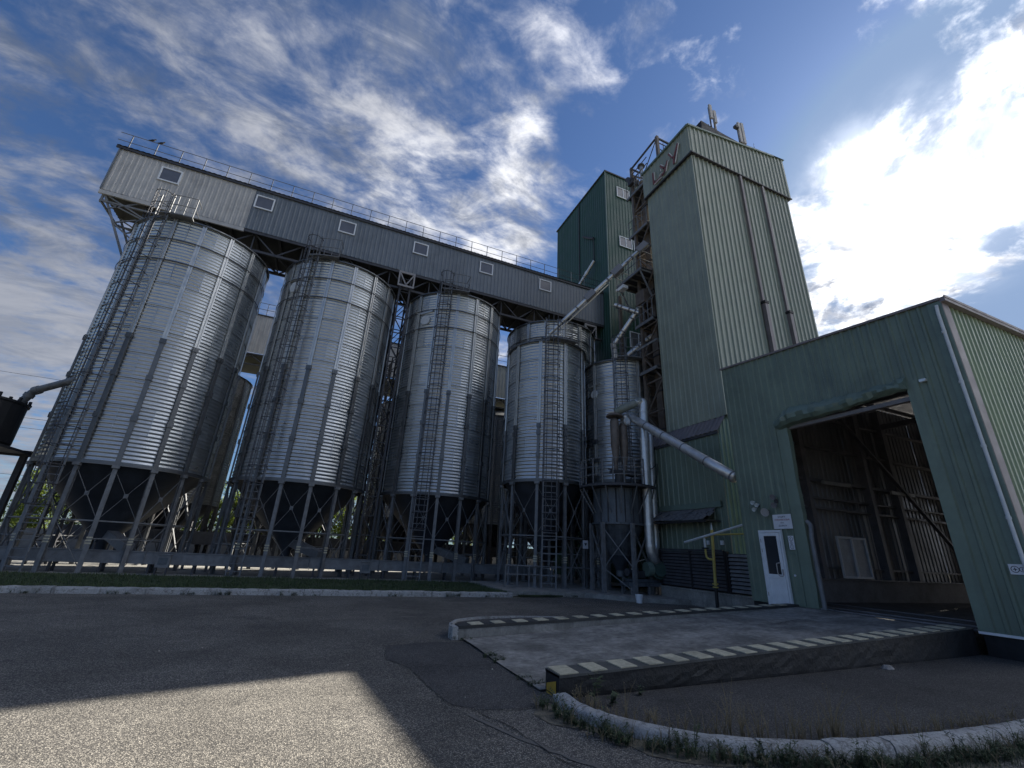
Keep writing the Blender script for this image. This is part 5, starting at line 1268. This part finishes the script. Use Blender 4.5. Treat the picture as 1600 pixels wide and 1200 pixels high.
b = MB(); A = Vector((12.85, 16.2, 7.80)); B = Vector((12.27, 10.36, 4.16))
for f in (.2, .4, .6, .8, .99): c = A.lerp(B, f); d = (B-A).normalized(); b.tube([c-d*.03, c+d*.03], .194, 16)
b.build('seam_ring', M_steel, d2, True)
MB().tube([A.lerp(B, .985), A.lerp(B, 1.0)], .12, 16).build('end_cap', M_insul, d2, True)
d3 = thing('return_duct', 'second vertical duct right of the gooseneck, curving back to the fan at the bottom', 'duct', (14.2, 16.3, .2))
o = MB().tube(curve_pts([(13.60, 15.9, 7.05), (13.60, 15.9, 6.8), (13.57, 15.9, 4.5), (13.55, 15.9, 2.3), (13.53, 15.88, 1.95), (13.2, 15.7, 1.5)]), .165, 14).build('duct_pipe', M_duct, d3, True, smooth=True)
b = MB(); b.tube([(13.60, 15.9, 7.0), (13.60, 15.9, 7.1)], .20, 14)
for z in (5.6, 3.9, 2.6): b.tube([(13.575, 15.9, z), (13.57, 15.9, z+.06)], .182, 14)
b.build('seam_ring', M_duct, d3, True)
cb = MB().tube([(13.3, 15.68, 5.3), (13.45, 15.68, 5.35), (13.75, 15.68, 5.6), (13.72, 15.66, 5.2), (13.5, 15.66, 4.6), (13.32, 15.66, 4.0)], .02, 6).build('hanging_cable', M_black); tag(cb, 'thin black cable looping over the second vertical duct', 'cable')
fn = thing('centrifugal_fan', 'dark green snail-shaped fan and motor on a low steel skid under the ducts', 'fan', (13.0, 15.6, .16))
b = MB(); b.tube([(13.40, 15.85, 1.15), (13.32, 15.50, 1.13)], .36, 22); b.tube([(13.30, 15.48, 1.13), (13.27, 15.38, 1.13)], .26, 18); o = b.build('volute', mat('fan_green', (.04, .075, .065), .5, .2, .2, (4, .2), .4), fn, True)
b = MB(); b.tube([(13.05, 15.68, 1.15), (12.80, 15.72, 1.13)], .28, 18); b.build('inlet_ring', M_trim, fn, True)
b = MB(); b.box(12.25, 12.85, 15.85, 16.15, .78, 1.05); b.tube([(12.0, 15.95, .98), (12.3, 15.98, .98)], .15, 12); b.build('motor', M_dsteel, fn, True)
b = MB(); b.box(11.9, 13.8, 15.6, 15.72, .48, .62); b.box(11.9, 13.8, 16.2, 16.32, .48, .62); b.box(11.9, 12.02, 15.72, 16.2, .48, .62); b.box(12.1, 13.8, 15.73, 16.19, .63, .74); b.build('skid', M_streak, fn, True)
for x, y in ((12.0, 15.66), (13.7, 15.66), (12.0, 16.26), (13.7, 16.26), (12.85, 15.66)): MB().box(x-.04, x+.04, y-.04, y+.04, .16, .48).build('leg', M_steel, fn, True)
o = MB().tube([(12.0, 15.6, 1.1), (12.3, 15.9, 1.35), (12.9, 15.9, 1.5)], .02, 6).build('lever', M_insul, fn, True)
bk = MB().lathe([(0, 0), (.105, 0), (.135, .26), (.142, .26), (.142, .285), (.125, .285), (.10, .02)], 20).build('bucket', M_bucket, smooth=False); bk.location = (11.42, 14.5, .005); tag(bk, 'small white plastic bucket on the asphalt beside the dust collector', 'bucket')
sl = thing('short_ladder', 'short ground ladder leaning under the dust collector drum', 'ladder', (11.6, 17.8, .16))
b = MB(); b.box(11.38, 11.42, 17.6, 17.64, .16, 1.5); b.box(11.86, 11.90, 17.6, 17.64, .16, 1.5); b.build('rail', M_steel, sl, True)
for k in range(5): MB().box(11.42, 11.86, 17.61, 17.63, .35+k*.26, .38+k*.26).build('rung', M_steel, sl, True)
kb = thing('service_pipe_rack', 'low steel pipe rack running between the legs of the slimmer silo', 'pipe rack', (9, 19, .16))
b = MB(); b.tube([(7.6, 18.4, 1.0), (12.4, 18.4, .98)], .04, 6); b.tube([(7.6, 18.4, .65), (10.2, 18.4, .65)], .03, 6); b.build('rail', M_steel, kb, True)
for k in range(6): MB().box(7.6+k*.55, 7.66+k*.55, 18.37, 18.43, .16, 1.0).build('post', M_steel, kb, True)
sg = MB().box(11.28, 11.55, 18.12, 18.135, 1.82, 2.18).build('warning_plate', M_sign); tag(sg, 'small white warning plate with a black triangle on a leg of the slimmer silo', 'sign')
b = MB(); b.add([(11.34, 18.115, 2.06), (11.49, 18.115, 2.06), (11.415, 18.115, 1.93)], [(0, 2, 1)]); o = b.build('warning_mark', M_ink, sg)

# ------------------------------------------------------------------ hall with the open gate
HX, HY0, HY1, HX1 = 12.2, 4.2, 10.27, 31.0
hall = thing('drive_through_hall', 'green sheet clad hall on the right with a tall open gate and a concrete ramp', 'building', (20, 7, .5))
htop = lambda u: 7.93-.080*u
DU0, DU1 = HY1-9.70, HY1-8.99
GU0, GU1 = HY1-8.28, HY1-5.20
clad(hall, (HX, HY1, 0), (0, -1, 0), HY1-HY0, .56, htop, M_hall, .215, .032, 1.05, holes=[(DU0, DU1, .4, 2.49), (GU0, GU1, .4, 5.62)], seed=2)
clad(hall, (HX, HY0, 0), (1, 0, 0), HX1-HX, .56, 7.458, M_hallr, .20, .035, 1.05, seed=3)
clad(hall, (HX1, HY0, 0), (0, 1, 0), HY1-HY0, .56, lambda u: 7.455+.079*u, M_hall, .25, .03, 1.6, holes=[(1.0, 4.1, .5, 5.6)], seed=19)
clad(hall, (HX1, HY1, 0), (-1, 0, 0), HX1-HX, .56, 7.935, M_hall, .25, .03, 1.6, seed=9)
MB().box(HX+.02, HX+.16, HY0+.03, 5.19, -.02, .55).build('plinth', M_tar, hall, True)
MB().box(HX+.02, HX+.16, 8.30, HY1-.02, -.02, .55).build('plinth', M_tar, hall, True)
MB().box(HX+.2, HX1, HY0+.02, HY0+.2, -.02, .55).build('plinth', M_tar, hall, True)
MB().box(HX-.045, HX-.015, HY0-.03, 5.22, .52, .565).build('drip_edge', M_pvc, hall, True)
b = MB(); b.add([(HX-.06, HY1+.05, 7.95), (HX-.06, HY0-.06, 7.46), (HX1, HY0-.06, 7.46), (HX1, HY1+.05, 7.95)], [(0, 1, 2, 3), (3, 2, 1, 0)]); b.build('roof', M_dsteel, hall, True)
b = MB(); b.beam((HX-.055, HY1+.04, 7.94), (HX-.055, HY0-.06, 7.44), .04, .06); b.build('verge_trim', M_brtrim, hall, True)
b = MB(); b.box(HX-.05, HX1, HY0-.15, HY0-.04, 7.36, 7.47); b.box(HX-.05, HX1, HY0-.16, HY0-.14, 7.44, 7.50); b.build('gutter', M_brtrim, hall, True)
b = MB(); b.box(HX-.02, HX+.26, HY0-.065, HY0-.038, .5, 7.36); b.build('corner_flashing', M_brtrim, hall, True)
MB().box(HX-.045, HX-.034, HY0-.06, HY0+.20, .56, 7.40).build('corner_flashing', M_trim, hall, True)
o = MB().tube([(HX-.07, HY0+.02, 7.30), (HX-.085, HY0+.03, 7.1), (HX-.085, HY0+.04, .3)], .034, 10).build('downpipe', M_wpipe, hall, True); smooth_by_angle(o)
b = MB()
for z in (1.2, 2.6, 4.0, 5.4, 6.6): b.tube([(HX-.085, HY0+.038, z), (HX-.085, HY0+.038, z+.05)], .044, 10)
b.build('pipe_clip', M_wpipe, hall, True)
# flat flashings round the gate
b = MB(); b.box(HX-.042, HX-.034, 4.98, 5.215, .57, 5.75); b.box(HX-.034, HX+.08, 5.20, 5.215, .57, 5.70); b.build('gate_jamb', M_hall, hall, True)
b = MB(); vs = []; n_ = 24; rr = random.Random(2)
for i in range(n_+1):
    z = .57+5.1*i/n_; e = rr.uniform(-.012, .012); vs += [(HX-.036+e*.2, 8.60, z), (HX-.042+e*.5, 8.40, z), (HX-.03, 8.275+e, z), (HX+.12, 8.275+e*1.5, z)]
b.add(vs, [(4*i+j, 4*i+j+1, 4*i+j+5, 4*i+j+4) for i in range(n_) for j in range(3)]); smooth_by_angle(b.build('gate_jamb', M_hall, hall, True), 20)
# crumpled lintel over the gate
rr = random.Random(12); b = MB(); vs = []; n_ = 30; prof = [(0.0, .27), (-.07, .27), (-.15, .20), (-.23, .06), (-.22, -.06), (-.14, -.16), (0, -.20), (.10, -.18)]
for i in range(n_+1):
    f = i/n_; y = 8.60-(8.60-5.19)*f; zc_ = 5.57+.02*math.sin(f*9)+(.10*f)-.10*math.exp(-((f-.03)/.08)**2); sc_ = .82+.22*math.sin(f*5+.6)+rr.uniform(-.05, .05)
    if f < .08: sc_ *= .55+f*5.5
    for (dx, dz) in prof: vs.append((HX+dx*(sc_+rr.uniform(-.22, .22))-.02, y+rr.uniform(-.015, .015), zc_+dz*(sc_+rr.uniform(-.13, .13))))
m_ = len(prof); b.add(vs, [(i*m_+j, i*m_+j+1, (i+1)*m_+j+1, (i+1)*m_+j) for i in range(n_) for j in range(m_-1)]+[tuple(range(m_)), tuple(n_*m_+j for j in reversed(range(m_)))])
smooth_by_angle(b.build('crumpled_lintel', M_trim, hall, True), 22)
MB().box(HX+.06, HX+.2, 5.2, 8.3, 5.32, 5.42).build('lintel_beam', M_girt, hall, True)
# curved guard pipe at the left jamb
b = MB(); b.tube(curve_pts([(HX+.05, 8.25, 2.72), (HX+.05, 8.16, 2.62), (HX-.10, 8.10, 2.3), (HX-.10, 8.10, .57)]), .055, 12); o = b.build('guard_pipe', M_steel, hall, True); smooth_by_angle(o)
b = MB(); b.box(HX-.12, HX+.08, 8.05, 8.2, .56, .60); b.beam((HX, 8.18, .6), (HX+.02, 7.98, .58), .03); b.build('pipe_foot', M_steel, hall, True)
# inside
struct(sheet('hall_floor', [(12.18, 4.25), (HX1, 4.25), (HX1, 10.2), (12.18, 10.2)], .548, M_floorin))
ins = thing('hall_interior', 'dim steel framing and plinth along the inner wall seen through the gate', 'steel frame', (18, 10, .55))
MB().box(12.4, HX1-.2, 9.92, 10.18, .548, 1.20).build('inner_plinth', M_plinthin, ins, True)
MB().box(12.4, HX1-.2, 9.86, 9.98, 1.20, 1.24).build('plinth_cap', M_girt, ins, True)
for z, t_ in ((1.55, .06), (2.55, .0), (3.45, .07), (3.80, .06), (4.40, .10), (5.6, .09), (6.8, .08)):
    if t_: MB().box(12.4, HX1-.2, 10.08-t_, 10.16, z-t_/2, z+t_/2).build('girt', M_girt, ins, True)
for x in (15.15, 18.6, 20.3, 24.4, 28.4): MB().box(x-.1, x+.1, 9.88, 10.15, 1.24, 7.6).build('post', M_girt, ins, True)
for a, c in (((16.3, 9.82, 7.9), (24.8, 9.82, .9)), ((24.8, 9.84, 7.6), (28.4, 9.84, 1.3))): MB().beam(a, c, .12, .08).build('diagonal_brace', M_girt, ins, True)
for x in (12.9, 16.6, 20.3, 24.0): MB().box(x-.07, x+.07, 4.3, 10.0, 6.85, 7.05).build('roof_beam', M_girt, ins, True)
for y in (5.6, 7.2, 8.8): MB().box(12.6, HX1-.3, y-.05, y+.05, 7.1, 7.2).build('purlin', M_girt, ins, True)
for i, x in enumerate((16.6, 20.5, 24.4)): MB().box(x-.75, x+.75, 9.83, 9.90, 4.26, 4.38).build('lamp_housing', M_insul, ins, True)
f = None
b = MB(); X0, X1, Z0, Z1 = 15.98, 17.5, 1.26, 2.56
b.box(X0, X1, 9.84, 9.9, Z1-.07, Z1); b.box(X0, X1, 9.84, 9.9, Z0, Z0+.07); b.box(X0, X0+.06, 9.84, 9.9, Z0+.07, Z1-.07); b.box(X1-.06, X1, 9.84, 9.9, Z0+.07, Z1-.07); b.box((X0+X1)/2-.04, (X0+X1)/2+.04, 9.84, 9.9, Z0+.07, Z1-.07)
f = b.build('window', M_pvc, ins, True); MB().box(X0+.06, X1-.06, 9.88, 9.895, Z0+.07, Z1-.07).build('pane', M_skylight, f, True)
# threshold rails on the floor
for x in (12.35, 13.1, 14.4): struct(MB().box(x, x+.10, 5.25, 9.6, .5505, .575).build('floor_rail', M_girt))

# ---- white door
dr = thing('entrance_door', 'white plastic door with a dark glass upper half in the green hall front', 'door', (HX, 9.35, .5))
X = HX-.02; y0, y1, z0, z1 = 9.70, 8.98, .44, 2.50
b = MB(); b.box(X-.05, X+.05, y0-.055, y0, z0, z1); b.box(X-.05, X+.05, y1, y1+.055, z0, z1); b.box(X-.05, X+.05, y1+.055, y0-.055, z1-.06, z1); b.build('frame', M_pvc, dr, True)
ly0, ly1 = y0-.065, y1+.065
lf_ = MB(); X2 = X-.035
lf_.box(X2-.03, X2+.02, ly0-.09, ly0, z0+.02, z1-.07); lf_.box(X2-.03, X2+.02, ly1, ly1+.09, z0+.02, z1-.07); lf_.box(X2-.03, X2+.02, ly1+.09, ly0-.09, z1-.16, z1-.07); lf_.box(X2-.03, X2+.02, ly1+.09, ly0-.09, z0+.02, z0+.12); lf_.box(X2-.03, X2+.02, ly1+.09, ly0-.09, z0+.78, z0+.88)
lf_ = lf_.build('leaf', M_pvc, dr, True)
MB().box(X2-.012, X2, ly1+.09, ly0-.09, z0+.12, z0+.78).build('lower_panel', M_pvc, lf_, True)
MB().box(X2-.008, X2, ly1+.09, ly0-.09, z0+.88, z1-.16).build('glass', M_glass, lf_, True)
b = MB(); b.tube(curve_pts([(X2-.03, 9.12, z0+1.18), (X2-.09, 9.14, z0+1.18), (X2-.10, 9.20, z0+1.16), (X2-.10, 9.20, z0+.90), (X2-.09, 9.16, z0+.84), (X2-.03, 9.10, z0+.84)], 3), .013, 8); b.build('pull_handle', M_insul, lf_, True)
MB().box(X2-.045, X2-.028, 9.06, 9.10, z0+.86, z0+1.02).build('lock_plate', M_insul, lf_, True)
for z in (z0+1.72, z0+1.45, z0+.3): MB().tube([(X-.06, y0-.06, z), (X-.06, y0-.06, z+.1)], .014, 8).build('hinge', M_insul, dr, True)
MB().tube([(X-.055, y1-.03, z0), (X-.055, y1-.03, z1+.04)], .013, 8).build('cable_strip', M_wpipe, dr, True)

# ---- signs
def textmesh(txt, size, name, m, parent, pos, width=None):
    cu = bpy.data.curves.new(name, 'FONT'); cu.body = txt; cu.size = size; cu.align_x = 'CENTER'; cu.align_y = 'CENTER'; cu.extrude = .001; cu.resolution_u = 2
    tmp = bpy.data.objects.new('tmp_text', cu); COL.objects.link(tmp)
    dg = bpy.context.evaluated_depsgraph_get(); dg.update(); me = bpy.data.meshes.new_from_object(tmp.evaluated_get(dg)); bpy.data.objects.remove(tmp)
    xs_ = [v.co.x for v in me.vertices]; s_ = 1.0
    if width and xs_: s_ = width/(max(xs_)-min(xs_))
    for v in me.vertices:   # lettering reads towards -X: text x runs to -Y
        v.co = Vector((-v.co.z, -v.co.x*s_, v.co.y))
    me.materials.clear(); me.materials.append(m); o = bpy.data.objects.new(name, me); COL.objects.link(o); o.parent = parent; o.location = Vector(pos)-woff(parent); return o
ns = thing('notice_sign', 'white rectangular notice with four lines of small dark lettering above the white door', 'sign', (HX-.05, 8.88, 2.73))
MB().box(HX-.065, HX-.05, 8.60, 9.16, 2.53, 2.92).build('board', M_sign, ns, True)
textmesh('ВХОДИТИ', .062, 'lettering', M_ink, ns, (HX-.068, 8.88, 2.85), .22)
textmesh('СТОРОННІМ ОСОБАМ', .06, 'lettering', M_redink, ns, (HX-.068, 8.88, 2.77), .45)
textmesh('БЕЗ', .055, 'lettering', M_ink, ns, (HX-.068, 8.88, 2.69), .10)
textmesh('ДОЗВОЛУ', .06, 'lettering', M_ink, ns, (HX-.068, 8.88, 2.61), .25)
def pict(parent, y, z, r, kind):
    b = MB(); x = HX-.0565
    n_ = 20
    vs = []
    for k in range(n_):
        a = 2*math.pi*k/n_; vs += [(x, y+r*math.cos(a), z+r*math.sin(a)), (x, y+r*.8*math.cos(a), z+r*.8*math.sin(a))]
    b.add(vs, [(2*k, (2*k+2) % (2*n_), (2*k+3) % (2*n_), 2*k+1) for k in range(n_)])
    b.box(x-.0005, x, y-r*.12, y+r*.12, z-r*.5, z+r*.5)
    if kind: b.box(x-.0005, x, y-r*.5, y+r*.5, z-r*.1, z+r*.12)
    b.build('pictogram', M_ink, parent, True)
st_ = thing('pictogram_sticker', 'narrow upright white sticker with round pictograms right of the white door', 'sign', (HX-.05, 8.72, 2.2))
MB().box(HX-.056, HX-.048, 8.64, 8.80, 1.98, 2.34).build('board', M_sign, st_, True); pict(st_, 8.72, 2.26, .06, 0); pict(st_, 8.72, 2.15, .045, 1); pict(st_, 8.72, 2.05, .055, 0)
s2 = thing('corner_sign', 'small white sign with a round pictogram low on the near corner of the hall', 'sign', (HX-.05, 4.38, 1.7))
MB().box(HX-.056, HX-.048, 4.24, 4.48, 1.62, 1.80).build('board', M_sign, s2, True); pict(s2, 4.40, 1.71, .06, 1); pict(s2, 4.30, 1.71, .045, 0)
o = MB().tube([(HX-.06, 8.78, 1.32), (HX-.035, 8.78, 1.32)], .028, 12).build('bell_button', M_sign); tag(o, 'tiny white bell button between the white door and the gate', 'button')
o = MB().box(HX-.05, HX-.035, 8.68, 8.78, 1.86, 1.90).build('small_plate', M_trim); tag(o, 'tiny grey plate under the pictogram sticker beside the gate', 'plate')
def lamp(label, y, z, heads, r=.06, m=M_insul, name='wall_lamp'):
    t = thing(name, label, 'lamp', (HX-.05, y, z)); b = MB(); b.box(HX-.06, HX-.03, y-.05, y+.05, z-.05, z+.05); b.build('bracket', M_dsteel, t, True)
    for dy, dz in heads:
        o = MB().lathe([(0, 0), (r*.5, 0), (r*.6, .05), (r, .11), (r*1.02, .13), (r*.9, .13), (r*.85, .115), (0, .11)], 14).build('lamp_head', m, t)
        o.rotation_euler = (0, R(-105), R(8)); o.location = (-.03, dy, dz)
lamp('cluster of three small round lamps high left above the white door', 9.60, 3.22, ((.07, .10), (-.06, .02), (.05, -.10)), .06, M_lampglass)
lamp('single larger round lamp above the white door, right of the cluster of three', 9.30, 3.02, ((0, 0),), .12)
lamp('pair of dark round lamps one above the other, left of the gate', 8.98, 3.30, ((.0, .13), (0, -.10)), .08, M_girt)
o = MB().box(HX-.12, HX-.036, 4.80, 4.92, 5.64, 5.70).build('gate_light', M_lampglass); tag(o, 'small bright light fitting on the hall front above the right side of the gate', 'lamp')
